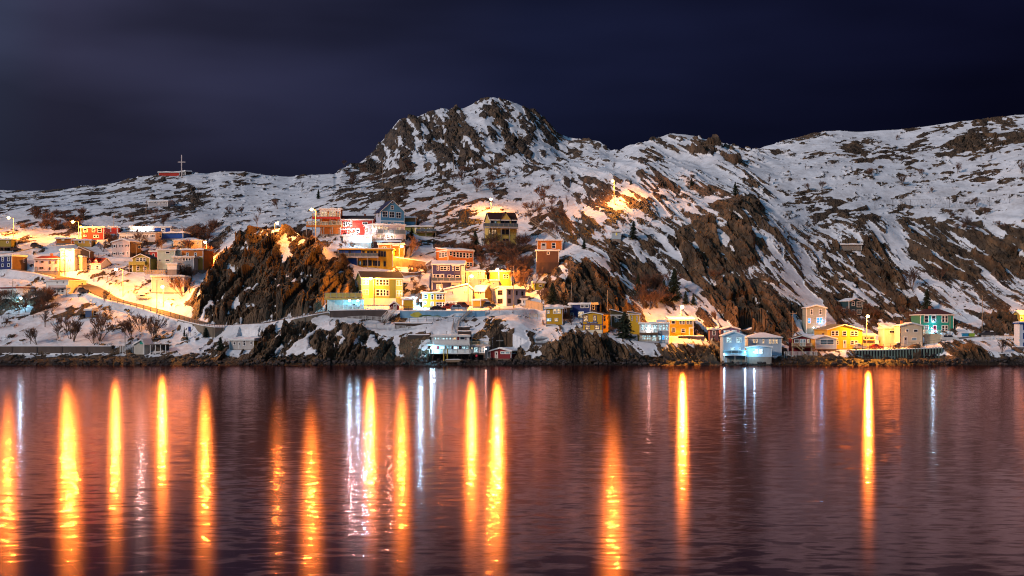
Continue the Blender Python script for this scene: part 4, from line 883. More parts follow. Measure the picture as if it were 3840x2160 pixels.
LCOL = {'o': (1.0, .33, .035), 'w': (1.0, .90, .86), 'p': (1.0, .70, .55), 'c': (.22, .68, 1.0), 'b': (.05, .45, 1.0)}
_bulb = {}
def bulb(c, s=40):
    k = (c, s)
    if k not in _bulb:
        col = {'o': (1.0, .62, .20), 'w': (1, .95, .9), 'p': (1, .8, .68), 'c': (.72, .95, 1.0), 'b': (.1, .5, 1.0)}[c]
        _bulb[k] = glow(col, s, "lamp_glass")
    return _bulb[k]

class Face:
    """places boxes on one face of a house"""
    def __init__(s, d, side):
        s.d = d; s.side = side
    def a(s, px):
        d = s.d
        if not s.side: return (px - d['x0']) / d['wf'] * d['W'] - d['W'] / 2
        x_c = d['x1'] if d['sg'] > 0 else d['x0']
        return abs(px - x_c) / abs(d['s']) * d['L']
    def b(s, py): return (s.d['yb'] - py) * s.d['m']
    def box(s, mb, a0, a1, b0, b1, o0, o1):
        d = s.d
        if not s.side: mb.box(a0, -o1, b0, a1, -o0, b1)
        else:
            W2 = d['W'] / 2
            if d['sg'] > 0: mb.box(W2 + o0, a0, b0, W2 + o1, a1, b1)
            else: mb.box(-W2 - o1, a0, b0, -W2 - o0, a1, b1)

def add_window(root, F, t, q, k):
    x0, y0, x1, y1 = zx(t, q[0]), zy(t, q[1]), zx(t, q[2]), zy(t, q[3])
    kind = q[4] if len(q) > 4 else 'd'
    a0, a1 = sorted((F.a(x0), F.a(x1))); b0, b1 = F.b(y1), F.b(y0)
    w, h = a1 - a0, b1 - b0
    if w < .25 or h < .25: return
    fcol = k.get('wc', TRIM)
    fm = paint(fcol, "window_trim", .6, .1)
    tk = min(.15, .20 * min(w, h))
    if kind in ('D', 'P'):
        fr = MB(); F.box(fr, a0, a0 + tk, b0, b1, -.03, .10); F.box(fr, a1 - tk, a1, b0, b1, -.03, .10); F.box(fr, a0 + tk, a1 - tk, b1 - tk, b1, -.03, .10)
        fo = fr.build("door_frame", fm, root)
        c = {'D': (.45, .42, .40), 'P': (.55, .03, .10)}[kind]
        dm = MB(); F.box(dm, a0 + tk, a1 - tk, b0, b1 - tk, -.03, .05); dm.build("door", paint(c, "door_paint", .5), fo)
        if h > 1.5:
            g = MB(); F.box(g, a0 + tk + .15 * w, a1 - tk - .15 * w, b0 + .55 * h, b1 - tk - .1 * h, .052, .07); g.build("door_pane", glass_mat('d'), fo)
        return
    fr = MB()
    F.box(fr, a0, a0 + tk, b0, b1, -.03, .09); F.box(fr, a1 - tk, a1, b0, b1, -.03, .09)
    F.box(fr, a0 + tk, a1 - tk, b0, b0 + tk, -.03, .11); F.box(fr, a0 + tk, a1 - tk, b1 - tk, b1, -.03, .09)
    cm, cn = .5 * (a0 + a1), .5 * (b0 + b1)
    if w > 1.6: F.box(fr, cm - .05, cm + .05, b0 + tk, b1 - tk, -.02, .075)
    if h > 1.05: F.box(fr, a0 + tk, a1 - tk, cn - .045, cn + .045, -.02, .065)
    fo = fr.build("window", fm, root)
    pm = MB(); F.box(pm, a0 + tk, a1 - tk, b0 + tk, b1 - tk, -.04, .03)
    pm.build("pane", glass_mat(kind, len(COL.objects)), fo)
    if k.get('shut') and not F.side:
        for e0, e1 in ((a0 - .38, a0 - .06), (a1 + .06, a1 + .38)):
            sh = MB(); F.box(sh, e0, e1, b0, b1, -.02, .06)
            so = sh.build("shutter", paint((.10, .07, .07), "shutter_paint"), root)

def hexa(mb, p):
    """solid from 4 lower + 4 upper points"""
    b = len(mb.v); mb.v += [tuple(q) for q in p]
    mb.f += [(b,b+3,b+2,b+1),(b+4,b+5,b+6,b+7),(b,b+1,b+5,b+4),(b+1,b+2,b+6,b+5),(b+2,b+3,b+7,b+6),(b+3,b,b+4,b+7)]

def railing(root, pts, zf, h, style, post=1.7):
    """rail, posts and balusters along pts (local x,y), deck level zf"""
    mcol = {'w': WHITE, 'y': (.62, .50, .30), 'd': (.28, .24, .24), 'g': (.35, .5, .55)}[style]
    pm = paint(mcol, "rail_paint", .6)
    rl = MB(); bal = MB(); gl = MB(); posts = []
    for (x0, y0), (x1, y1) in zip(pts, pts[1:]):
        p0 = Vector((x0, y0, zf)); p1 = Vector((x1, y1, zf)); ln = (p1 - p0).length
        if ln < .3: continue
        ang = math.atan2(y1 - y0, x1 - x0)
        M = Matrix.Translation(p0) @ Matrix.Rotation(ang, 4, 'Z')
        rl.box(0, -.05, h - .07, ln, .05, h, M); rl.box(0, -.03, .12, ln, .03, .19, M)
        if style in ('y', 'w') and h < .9: pass
        n = max(1, round(ln / post))
        for i in range(n + 1):
            posts.append((M @ Vector((ln * i / n, 0, 0)), ang))
        if style in ('w', 'y'):
            nb = int(ln / .30)
            for i in range(nb): bal.box((i + .5) * ln / nb - .04, -.02, .18, (i + .5) * ln / nb + .04, .02, h - .07, M)
        else:
            gl.box(0.06, -.012, .2, ln - .06, .012, h - .08, M)
    ro = rl.build("railing", pm, root)
    if bal.v:
        bo = bal.build("balusters", pm, ro); bo["kind"] = "stuff"
    if gl.v:
        gl.build("glass_panel", paint((.10, .13, .15), "rail_glass", .15, .3), ro)
    pmesh = None
    for p, ang in posts:
        if pmesh is None: pmesh = MB().box(-.06, -.06, -.05, .06, .06, h + .05).mesh("post", pm)
        o = link("post", pmesh, ro); o.location = p; o.rotation_euler = (0, 0, ang)

def house(d):
    k = d['k']; t = d['t']; W, Lb, m = d['W'], d['L'], d['m']
    root = empty("house", d['loc'], d['rz'], d['label'], k.get('cat', 'house'))
    if any(w in d['label'] for w in ('shed', 'kennel', 'booth', 'bunker', 'garages', 'shack')): root["category"] = [w for w in ('boat shed', 'shed', 'kennel', 'booth', 'bunker', 'garages', 'shack') if w in d['label']][0].replace('garages', 'garage')
    W2 = W / 2
    He = (d['yb'] - d['ye']) * m
    Ha = He if d['ya'] is None else (d['yb'] - d['ya']) * m
    wm = paint(d['col'], "painted_clapboard", .8, .16, .7, 0, 0, .28)
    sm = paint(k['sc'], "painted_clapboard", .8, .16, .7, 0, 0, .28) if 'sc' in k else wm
    roof = d['roof']
    F = Face(d, False); S = Face(d, True) if d['s'] else None
    ax = 0.0
    if 'ax' in k: ax = F.a(zx(t, k['ax']))
    # walls
    mb = MB()
    if roof == 'gf':
        mb.prism([(-W2, 0), (W2, 0), (W2, He), (ax, Ha - .05), (-W2, He)], 0, Lb, 'y')
    elif roof == 'gs':
        mb.prism([(0, 0), (Lb, 0), (Lb, He), (Lb / 2, Ha - .05), (0, He)], -W2, W2, 'x')
    elif roof == 'shed':
        mb.prism([(-W2, 0), (W2, 0), (W2, He), (-W2, He + (Ha - He) * .9)] if not d['s'] else [(0, 0), (Lb, 0), (Lb, Ha), (0, He)], *((0, Lb, 'y') if not d['s'] else (-W2, W2, 'x')))
    else:
        mb.box(-W2, 0, 0, W2, Lb, He)
    wo = mb.build("wall", wm, root)
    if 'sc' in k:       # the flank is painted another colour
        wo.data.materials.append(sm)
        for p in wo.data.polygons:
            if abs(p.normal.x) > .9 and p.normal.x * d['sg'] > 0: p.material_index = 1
    # roof and the snow on it
    rc = k.get('rc'); dark = rc is not None and sum(rc) < .8
    rm = paint(rc if rc else (.30, .27, .27), "roofing", .8, .3, 1.0)
    ov, th = .35, .16
    rb = MB(); sb = MB()
    fcol = k.get('ft', TRIM if not dark else TRIM)
    fm = paint(fcol, "fascia", .6)
    if roof == 'gf':
        sl = (Ha - He) / max(.1, W2)
        for (xa, za, xb, zb) in ((-W2 - ov, He - ov * sl * .9, ax, Ha), (ax, Ha, W2 + ov, He - ov * sl * .9)):
            hexa(rb, [(xa, -ov, za), (xb, -ov, zb), (xb, Lb + .2, zb), (xa, Lb + .2, za), (xa, -ov, za + th), (xb, -ov, zb + th), (xb, Lb + .2, zb + th), (xa, Lb + .2, za + th)])
            if not dark: hexa(sb, [(xa + .05, -ov + .05, za + th - .01), (xb, -ov + .05, zb + th - .01), (xb, Lb + .1, zb + th - .01), (xa + .05, Lb + .1, za + th - .01), (xa + .1, -ov + .12, za + th + .14), (xb, -ov + .12, zb + th + .14), (xb, Lb, zb + th + .14), (xa + .1, Lb, za + th + .14)])
        fb = MB()
        for (xa, za, xb, zb) in ((-W2 - ov, He - ov * sl * .9, ax, Ha), (ax, Ha, W2 + ov, He - ov * sl * .9)):
            hexa(fb, [(xa, -ov - .06, za - .10), (xb, -ov - .06, zb - .10), (xb, -ov - .003, zb - .10), (xa, -ov - .003, za - .10), (xa, -ov - .06, za + th - .02), (xb, -ov - .06, zb + th - .02), (xb, -ov - .003, zb + th - .02), (xa, -ov - .003, za + th - .02)])
        fb.build("bargeboard", fm, root)
    elif roof == 'gs':
        for (ya, za, yb_, zb) in ((-ov, He - .15, Lb / 2, Ha), (Lb / 2, Ha, Lb + ov, He - .15)):
            x0, x1 = -W2 - ov * .8, W2 + ov * .8
            hexa(rb, [(x0, ya, za), (x1, ya, za), (x1, yb_, zb), (x0, yb_, zb), (x0, ya, za + th), (x1, ya, za + th), (x1, yb_, zb + th), (x0, yb_, zb + th)])
            if not dark: hexa(sb, [(x0 + .05, ya + .05, za + th - .01), (x1 - .05, ya + .05, za + th - .01), (x1 - .05, yb_, zb + th - .01), (x0 + .05, yb_, zb + th - .01), (x0 + .1, ya + .1, za + th + .14), (x1 - .1, ya + .1, za + th + .14), (x1 - .1, yb_, zb + th + .14), (x0 + .1, yb_, zb + th + .14)])
        fb = MB().box(-W2 - ov * .8, -ov - .06, He - .27, W2 + ov * .8, -ov - .003, He + .02)
        for sx in (-1, 1):
            for (ya, za, yb_, zb) in ((-ov, He - .15, Lb / 2, Ha), (Lb / 2, Ha, Lb + ov, He - .15)):
                xa, xb = sx * (W2 + ov * .8 + .003), sx * (W2 + ov * .8 + .06)
                if xa > xb: xa, xb = xb, xa
                hexa(fb, [(xa, ya, za - .12), (xb, ya, za - .12), (xb, yb_, zb - .12), (xa, yb_, zb - .12), (xa, ya, za + th - .02), (xb, ya, za + th - .02), (xb, yb_, zb + th - .02), (xa, yb_, zb + th - .02)])
        fb.build("bargeboard", fm, root)
    elif roof == 'hip':
        ins = min(W2, Lb / 2) * .85
        a = [(-W2 - ov, -ov, He), (W2 + ov, -ov, He), (W2 + ov, Lb + ov, He), (-W2 - ov, Lb + ov, He)]
        r = [(-W2 + ins, Lb / 2, Ha), (W2 - ins, Lb / 2, Ha)]
        b0 = len(rb.v); rb.v += a + r
        rb.f += [(0, 3, 2, 1), (0, 1, 5, 4), (1, 2, 5), (2, 3, 4, 5), (3, 0, 4)]
        if not dark:
            up = .13
            sb.v += [(x * .985, y, z + .05) for x, y, z in a] + [(x, y, z + up) for x, y, z in r]
            sb.f += [(0, 3, 2, 1), (0, 1, 5, 4), (1, 2, 5), (2, 3, 4, 5), (3, 0, 4)]
        MB().box(-W2 - ov, -ov - .05, He - .22, W2 + ov, -ov + .02, He + .03).box(-W2 - ov - .05, -ov, He - .22, -W2 - ov + .02, Lb + ov, He + .03).box(W2 + ov - .02, -ov, He - .22, W2 + ov + .05, Lb + ov, He + .03).build("fascia", fm, root)
    elif roof == 'shed' and not d['s']:
        zl = He + (Ha - He) * .9
        hexa(rb, [(-W2 - ov, -ov, zl), (W2 + ov, -ov, He), (W2 + ov, Lb + .2, He), (-W2 - ov, Lb + .2, zl), (-W2 - ov, -ov, zl + th), (W2 + ov, -ov, He + th), (W2 + ov, Lb + .2, He + th), (-W2 - ov, Lb + .2, zl + th)])
        hexa(sb, [(-W2 - ov + .05, -ov + .05, zl + th - .01), (W2 + ov - .05, -ov + .05, He + th - .01), (W2 + ov - .05, Lb, He + th - .01), (-W2 - ov + .05, Lb, zl + th - .01), (-W2 - ov + .1, -ov + .1, zl + th + .14), (W2 + ov - .1, -ov + .1, He + th + .14), (W2 + ov - .1, Lb - .1, He + th + .14), (-W2 - ov + .1, Lb - .1, zl + th + .14)])
        MB().box(-W2 - ov, -ov - .05, min(zl, He) - .10, W2 + ov, -ov - .003, min(zl, He) + th - .02).build("fascia", fm, root)
    else:
        rise = 0 if d['ya'] is None else (Ha - He)
        e0 = -ov
        hexa(rb, [(-W2 - ov, e0, He + .003), (W2 + ov, e0, He + .003), (W2 + ov, Lb + .2, He + rise), (-W2 - ov, Lb + .2, He + rise), (-W2 - ov, e0, He + th), (W2 + ov, e0, He + th), (W2 + ov, Lb + .2, He + rise + th), (-W2 - ov, Lb + .2, He + rise + th)])
        n = 10       # wind has drifted the snow unevenly along the roof
        for i in range(n):
            u0 = -W2 - ov + .06 + i * (W + 2 * ov - .12) / n; u1 = u0 + (W + 2 * ov - .12) / n
            f0 = .16 + .09 * math.sin(i * 1.3 + W); f1 = .16 + .09 * math.sin((i + 1) * 1.3 + W)
            hexa(sb, [(u0, e0 + .06, He + th - .01), (u1, e0 + .06, He + th - .01), (u1, Lb, He + rise + th - .01), (u0, Lb, He + rise + th - .01), (u0, e0 + .12, He + th + f0), (u1, e0 + .12, He + th + f1), (u1, Lb - .1, He + rise + th + f1 + .1), (u0, Lb - .1, He + rise + th + f0 + .1)])
        fb = MB().box(-W2 - ov, e0 - .05, He - .20, W2 + ov, e0 - .003, He + th - .03)
        fb.box(-W2 - ov - .05, e0, He - .20, -W2 - ov - .003, Lb, He + th - .03).box(W2 + ov + .003, e0, He - .20, W2 + ov + .05, Lb, He + th - .03)
        fb.build("fascia", fm, root)
    ro = rb.build("roof", rm, root)
    if sb.v: sb.build("roof_snow", SNOWM, ro)
    elif dark and W > 5:       # patches of snow left on the dark roof
        pass
    if W > 6 and random.random() < .45 and roof in ('gs', 'gf', 'hip') and Ha > 3:
        cxm = random.uniform(-.3, .3) * W
        MB().box(cxm - .35, Lb * .55, Ha - 1.0, cxm + .35, Lb * .55 + .6, Ha + .75).build("chimney", paint((.16, .07, .05), "chimney_brick"), ro)
    # corner boards
    if W > 3:
        fc = k.get('fr', TRIM if not k.get('dark') else BROWN)
        for x0, x1 in ((-W2 - .03, -W2 + .14), (W2 - .14, W2 + .03)):
            MB().box(x0, -.035, .05, x1, .14, He - .02).build("corner_board", paint(fc, "corner_trim", .6), root)
    # base
    if k.get('stilt'):
        zb = -(zy(t, k['stilt']) - d['yb']) * m
        n = max(2, round(W / 2.2)); pm = paint((.14, .10, .08), "timber_post", .9)
        pme = None
        for i in range(n + 1):
            for yy in (.15, min(Lb - .2, 3.2)):
                if pme is None: pme = MB().box(-.13, -.13, zb - 1.5, .13, .13, 0).mesh("pile", pm)
                o = link("pile", pme, root); o.location = (-W2 + .2 + i * (W - .4) / n, yy, 0)
        br = MB()
        for i in range(n):
            a = (-W2 + .2 + i * (W - .4) / n, .0, -.3); b = (-W2 + .2 + (i + 1) * (W - .4) / n, .0, zb * .8)
            if i % 2 == 0: br.tube(a, b, .06, .06, 4)
        br.box(-W2, -.05, -.35, W2, .2, -.02)
        br.build("brace", pm, root)
        MB().box(-W2 + .3, 3.4, zb - 1, W2 - .3, 3.7, -.05).build("crib_wall", paint((.06, .05, .05), "dark_timber"), root)
    else:
        fcol = k.get('found', (.27, .23, .20))
        MB().box(-W2 + .04, .05, -3.2, W2 - .04, Lb - .1, -.002).build("foundation", paint(fcol, "foundation", .9, .3), root)
    for q in k.get('w', []): add_window(root, F, t, q, k)
    for q in k.get('sw', []):
        if S: add_window(root, S, t, q, k)
    for q in k.get('pan', []):
        x0, y0, x1, y1, dep, c = q
        a0, a1 = F.a(zx(t, x0)), F.a(zx(t, x1)); b0, b1 = F.b(zy(t, y1)), F.b(zy(t, y0))
        mb = MB()
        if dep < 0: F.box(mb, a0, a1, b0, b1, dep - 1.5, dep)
        else: F.box(mb, a0, a1, b0, b1, -.02, dep)
        nm = "deck" if dep > 1.1 else ("panel" if dep <= 1.0 else "wall_bay")
        if nm == "panel": # a panel is painted boarding standing a little proud of the wall
            pass
        o = mb.build(nm, paint(c, "panel_paint", .75, .16, .7, 0, 0, .2), root)
        if nm == "deck":
            n = max(2, int(round((a1 - a0) / 3.2))); pme = None
            hh = min(b0 + 2.5, 3.4)
            if b0 > .5:
                for i in range(n + 1):
                    if pme is None: pme = MB().box(-.09, -.09, -b0 - .6, .09, .09, 0).mesh("support", paint((.35, .30, .26), "support_timber"))
                    s_ = link("support", pme, o); s_.location = (a0 + .15 + i * (a1 - a0 - .3) / n, -dep + .15, b0)
    rl = list(k.get('rails', []))
    if 'rail' in k: x0, x1, yf, yt, st = k['rail']; rl.append((x0, x1, yf, yt, .3, st))
    for x0, x1, yf, yt, dep, st in rl:
        a0, a1 = F.a(zx(t, x0)), F.a(zx(t, x1)); zf = F.b(zy(t, yf)); h = max(.8, F.b(zy(t, yt)) - zf)
        railing(root, [(a0 + .08, 0.0), (a0 + .08, -dep + .08), (a1 - .08, -dep + .08), (a1 - .08, 0.0)], zf, h, st)
    for q in k.get('dorm', []):
        x0, x1, ya, yb_ = q
        a0, a1 = F.a(zx(t, x0)), F.a(zx(t, x1)); z0, z1 = F.b(zy(t, yb_)), F.b(zy(t, ya)); c = (a0 + a1) / 2
        ze = z0 + (z1 - z0) * (.45 if (x1 - x0) < 150 else .02)
        dy0 = .25 if (x1 - x0) < 150 else -.25
        do = MB().prism([(a0, z0), (a1, z0), (a1, ze), (c, z1 - .1), (a0, ze)], dy0, Lb * .55, 'y').build("dormer", wm, root)
        r2 = MB(); sl = (z1 - ze) / max(.1, (a1 - a0) / 2)
        for (xa, za, xb, zb) in ((a0 - .25, ze - .25 * sl, c, z1), (c, z1, a1 + .25, ze - .25 * sl)):
            hexa(r2, [(xa, dy0 - .25, za), (xb, dy0 - .25, zb), (xb, Lb * .6, zb), (xa, Lb * .6, za), (xa, dy0 - .25, za + .14), (xb, dy0 - .25, zb + .14), (xb, Lb * .6, zb + .14), (xa, Lb * .6, za + .14)])
        r2.build("dormer_roof", rm, do)
        if (x1 - x0) < 150:
            g = MB().box(c - .45, dy0 - .06, z0 + .3, c + .45, dy0 + .01, ze + .15); g.build("dormer_window", paint(TRIM, "window_trim"), do)
            MB().box(c - .3, dy0 - .09, z0 + .42, c + .3, dy0 - .055, ze + .02).build("pane", glass_mat('d'), do)
    if 'sign' in k:
        x0, x1, y0, y1 = k['sign']
        a0, a1 = F.a(zx(t, x0)), F.a(zx(t, x1)); b0, b1 = sorted((F.b(zy(t, y0)), F.b(zy(t, y1))))
        # pale lettering, two lines' worth too small to read in the photo
        tx = MB(); rnd = random.Random(4); xx = a0 + .25
        hgt = (b1 - b0) * .5; zc_ = (b0 + b1) / 2 - hgt / 2
        i = 0
        while xx < a1 - .3:
            if i == 8: xx += .45
            wdt = .22
            tx.box(xx, -.15, zc_, xx + .06, -.122, zc_ + hgt)
            if i % 3 != 1: tx.box(xx + .06, -.15, zc_ + hgt - .07, xx + wdt, -.122, zc_ + hgt)
            if i % 2 == 0: tx.box(xx + .06, -.15, zc_, xx + wdt, -.122, zc_ + .07)
            if i % 3 != 0: tx.box(xx + wdt - .06, -.15, zc_ + .07, xx + wdt, -.122, zc_ + hgt - .07)
            xx += .36; i += 1
        tx.build("sign_letters", paint((.7, .72, .75), "letters"), root)
    if 'stair' in k:
        x0, y0, x1, y1 = k['stair']
        a0, a1 = F.a(zx(t, x0)), F.a(zx(t, x1)); z0, z1 = F.b(zy(t, y0)), max(0, F.b(zy(t, y1)))
        st = MB(); n = 9
        for i in range(n + 1):
            u = i / n; st.box(a0 + (a1 - a0) * u - .15, -2.5, z0 + (z1 - z0) * u - .05, a0 + (a1 - a0) * u + .15, -1.65, z0 + (z1 - z0) * u)
        for yy in (-2.52, -1.62): st.tube((a0, yy, z0 - .05), (a1, yy, z1 - .05), .09, .09, 4); st.tube((a0, yy, z0 + .9), (a1, yy, z1 + .9), .05, .05, 4)
        st.build("stair", paint((.5, .38, .2), "stair_timber"), root)
    for i, (lx_, ly_, c, pw, dep) in enumerate(k.get('lights', [])):
        a = F.a(zx(t, lx_)); b = F.b(zy(t, ly_))
        r = .16 + .0028 * math.sqrt(pw)
        lo = MB().box(a - .14, -dep + r * .5, b - .05, a + .14, 0.0 if dep < 1.2 else -dep + r * .5 + .25, b + .14).build("wall_light", paint((.1, .1, .1), "lamp_metal"), root)
        MB().ball((a, -dep, b), r, 10, 6).build("lamp_glass", bulb(c, 26 if pw > 400 else 12), lo, True)
        lamp("wall_light_source", (a, -dep - r - .25, b - .05), LCOL[c], pw * .8, .22, lo)
    return root

for d in HS: house(d)

# ------------------------------------------------------------------ street lamps
def street_lamp(px, py, bx, by, c, power, label, arm=1.0):
    """lamp seen at px,py on a pole whose foot is seen at bx,by"""
    foot = see(bx, by); D = foot.y
    m = D / FPX
    top = Vector(((px - CX) * m, D, CAM_Z + (HY - py) * m))
    xp = (bx - CX) * m
    root = empty("street_lamp", (xp, D, foot.z), 0, label, "street lamp", "orange street lamps of the village")
    hz = top.z - foot.z; dx = top.x - xp
    pole = MB().tube((0, 0, -1.0), (0, 0, hz + .1), .13, .085, 8)
    pole.build("pole", paint((.30, .26, .22), "galvanised_pole", .5), root)
    arm = MB().tube((0, 0, hz - .25), (dx * .6, -.9, hz + .28), .05, .045, 6).tube((dx * .6, -.9, hz + .28), (dx, -1.35, hz + .24), .045, .04, 6)
    arm.build("arm", paint((.30, .26, .22), "galvanised_pole", .5), root)
    hd = MB().box(dx - .22, -2.0, hz + .13, dx + .22, -1.15, hz + .33)
    ho = hd.build("lamp_head", paint((.2, .2, .2), "lamp_housing", .5), root)
    r = .47 if power > 2500 else .36
    MB().ball((dx, -1.6, hz - .02), r, 12, 8, .85).build("lamp_glass", bulb(c, 55), ho, True)
    lamp("street_lamp_source", (dx, -1.6 - .55, hz - .45), LCOL[c], power, .30, ho)
    return root
    return root
LP = 21000
for a in [
 (38,818,51,892,'o',LP,"street lamp with its pole to the right, on the top road at the far left"),
 (278,833,295,900,'o',LP,"street lamp just left of the red house with white windows"),
 (256,945,243,1032,'o',LP,"street lamp standing in front of the tall white three storey house"),
 (440,1011,461,1112,'o',LP,"street lamp above the bend of the harbour road, below the lavender cottage"),
 (614,1076,612,1150,'o',LP*.95,"street lamp in front of the pale grey flat house left of the rock knob"),
 (773,909,774,985,'o',LP,"street lamp between the orange house and the top left of the rock knob"),
 (1043,838,1030,866,'o',LP*.12,"street lamp on the very top of the rock knob"),
 (1171,787,1184,912,'o',LP*.8,"street lamp left of the red house with two wrapped decks"),
 (1841,748,1841,792,'o',LP*.5,"street lamp directly above the yellow Tudor style house"),
 (2296,680,2303,765,'o',LP*1.15,"lone street lamp on the open snow slope right of the central peak"),
 (1392,1045,1401,1148,'o',LP,"tall street lamp in front of the green and yellow house"),
 (1865,1012,1870,1085,'o',LP*1.8,"street lamp above the white house with brown edged windows"),
 (1769,1036,1757,1148,'o',LP*1.1,"street lamp in front of the wide pale gabled house"),
 (1508,925,1497,1000,'o',LP*.8,"street lamp beside the orange lit bare tree and the stone terrace"),
 (2556,1151,2553,1262,'o',LP*1.7,"street lamp rising before the vivid orange house"),
 (3249,1186,3250,1308,'o',LP*1.6,"street lamp on the quay between the yellow gabled house and the cream house"),
 ]:
    street_lamp(*a)
street_lamp(3872,1148,3880,1215,'o',LP*.8,"street lamp just beyond the right edge lighting the snowy slope")
o = street_lamp(534,857,540,905,'w',1500,"small white lamp in front of the white modern house"); del o["group"]
o = street_lamp(84,1118,90,1135,'c',1500,"low cold blue lamp beside the white house with a red roof line"); del o["group"]
# the open carport under the terrace, lit cold
# ------------------------------------------------------------------ walls along roads and shore
def wall_run(name, label, cat, top, bot, col, thick=.5, snow=True, D=None, kind_mat="concrete", joints=0, coltop=None, var=.35):
    """wall whose top and bottom edges are seen along the two px lines; stands on its own depth"""
    xs = [p[0] for p in top]
    pts = []
    for (x, yt) in top:
        yb = float(np.interp(x, [p[0] for p in bot], [p[1] for p in bot]))
        d = D(x) if D else hit(x, yb)
        X0, Y0, zb = wpos(x, yb, d); zt = wpos(x, yt, d)[2]
        pts.append((X0, Y0, zb, zt))
    c = pts[len(pts) // 2]
    root = empty(name, (c[0], c[1], c[2]), 0, label, cat)
    mb = MB(); sn = MB()
    for (p, q) in zip(pts, pts[1:]):
        P = [(p[0], p[1], p[2] - 1.5), (q[0], q[1], q[2] - 1.5), (q[0], q[1] + thick, q[2] - 1.5), (p[0], p[1] + thick, p[2] - 1.5),
             (p[0], p[1], p[3]), (q[0], q[1], q[3]), (q[0], q[1] + thick, q[3]), (p[0], p[1] + thick, p[3])]
        hexa(mb, [(a - c[0], b - c[1], z - c[2]) for a, b, z in P])
        if snow:
            P = [(p[0], p[1] - .08, p[3] + .003), (q[0], q[1] - .08, q[3] + .003), (q[0], q[1] + thick + .1, q[3] + .003), (p[0], p[1] + thick + .1, p[3] + .003),
                 (p[0], p[1] - .02, p[3] + .2), (q[0], q[1] - .02, q[3] + .2), (q[0], q[1] + thick, q[3] + .28), (p[0], p[1] + thick, p[3] + .28)]
            hexa(sn, [(a - c[0], b - c[1], z - c[2]) for a, b, z in P])
    mb.build("wall_body", paint(col, kind_mat, .9, var, .35), root)
    if sn.v: sn.build("snow_cap", SNOWM, root)
    if joints:
        L_ = [(p[0], p[1]) for p in pts]; n = joints
        pil = MB().box(-.22, -.12, 0, .22, .05, 1).mesh("buttress", paint(tuple(k * .8 for k in col), kind_mat, .9, var, .35))
        for i in range(n + 1):
            u = i / n * (len(pts) - 1); j = min(int(u), len(pts) - 2); f = u - j
            P = [pts[j][k] * (1 - f) + pts[j + 1][k] * f for k in range(4)]
            o = link("buttress", pil, root); o.location = (P[0] - c[0], P[1] - c[1], P[2] - c[2] - .5); o.scale = (1, 1, P[3] - P[2] + .4)
    return root, pts, c

wall_run("retaining_wall", "long low dark concrete wall with a snowy top behind the left beach", "wall", [(x, 1299) for x in range(-420, 460, 44)], [(-420, 1334), (460, 1330)], (.13, .10, .085), .6, True, lambda x: 411.9, joints=9)
wall_run("retaining_wall", "tall concrete wall carrying the road below the rock knob", "wall", [(668, 1200), (700, 1208), (760, 1222), (806, 1228), (860, 1229), (920, 1226), (980, 1221), (1040, 1211), (1104, 1197), (1170, 1183), (1232, 1172)],
          [(668, 1225), (700, 1250), (760, 1265), (860, 1268), (960, 1264), (1000, 1245), (1104, 1222), (1232, 1196)], (.25, .20, .15), .7, True, lambda x: float(hit(x, np.interp(x, [668, 800, 1100, 1232], [1204, 1226, 1194, 1171]))) - 3.0, joints=14)
wall_run("retaining_wall", "dark stone wall under the white railing left of the painted wall", "wall", [(1236, 1166), (1300, 1164), (1380, 1163), (1455, 1163)], [(1236, 1200), (1300, 1210), (1455, 1205)], (.09, .07, .065), .6, True, lambda x: 422.5)
mr_, mp_, mc_ = wall_run("painted_wall", "blue painted mural wall below the parked cars", "wall", [(x, 1167) for x in range(1500, 1821, 40)], [(1500, 1209), (1820, 1200)], (.20, .40, .58), .5, True, lambda x: 423.0)
def mural(x, y, w, h, col, nm):
    X0, Y0, Z0 = wpos(x, y, 423.0); mb = MB(); n = 12; poly = []
    rnd = random.Random(x)
    for i in range(n):
        a = 2 * math.pi * i / n; k = rnd.uniform(.72, 1.1)
        poly.append((X0 - mc_[0] + w * k * math.cos(a), Z0 - mc_[2] + h * k * math.sin(a)))
    mb.prism(poly, -.03, -.012, 'y'); mb.build(nm, paint(col, "mural_paint", .9, .3, .8), mr_)
mural(1560, 1180, 1.6, .9, (.5, .45, .08), "painted_tree"); mural(1598, 1187, 2.1, .55, (.06, .12, .06), "painted_hill"); mural(1640, 1188, 1.3, .4, (.08, .16, .07), "painted_hill")
mural(1560, 1198, 3.4, .5, (.66, .72, .78), "painted_cloud"); mural(1660, 1199, 3.6, .55, (.66, .70, .76), "painted_cloud"); mural(1720, 1180, 2.6, .45, (.60, .68, .76), "painted_cloud")
wall_run("stone_terrace_wall", "rough dry stone terrace wall under the orange lit bare tree", "wall", [(1472, 964), (1500, 968), (1540, 974), (1596, 982)], [(1472, 1000), (1540, 1003), (1596, 1006)], (.36, .26, .17), .8, True, None, var=.6)
wall_run("retaining_wall", "curved snow topped wall at the foot of the stone terrace", "wall", [(1496, 1019), (1520, 1023), (1560, 1024), (1580, 1018)], [(1496, 1030), (1520, 1036), (1580, 1032)], (.30, .17, .10), .5, True, None)
wall_run("retaining_wall", "beige wall below the teal house deck", "wall", [(3468, 1253), (3500, 1252), (3530, 1253)], [(3468, 1272), (3530, 1272)], BEIGE, .4, False, lambda x: 420.0)
wall_run("shore_wall", "low boundary wall beside the tall pale house at the right edge", "wall", [(3798, 1302), (3840, 1302), (3900, 1302)], [(3798, 1345), (3900, 1345)], (.16, .12, .12), .5, True, lambda x: 410.0)
wall_run("garden_wall", "brown board fence and wall in front of the vivid orange house", "wall", [(2543, 1262), (2580, 1261), (2640, 1262)], [(2543, 1292), (2640, 1292)], (.14, .09, .07), .3, True, lambda x: 419.0)

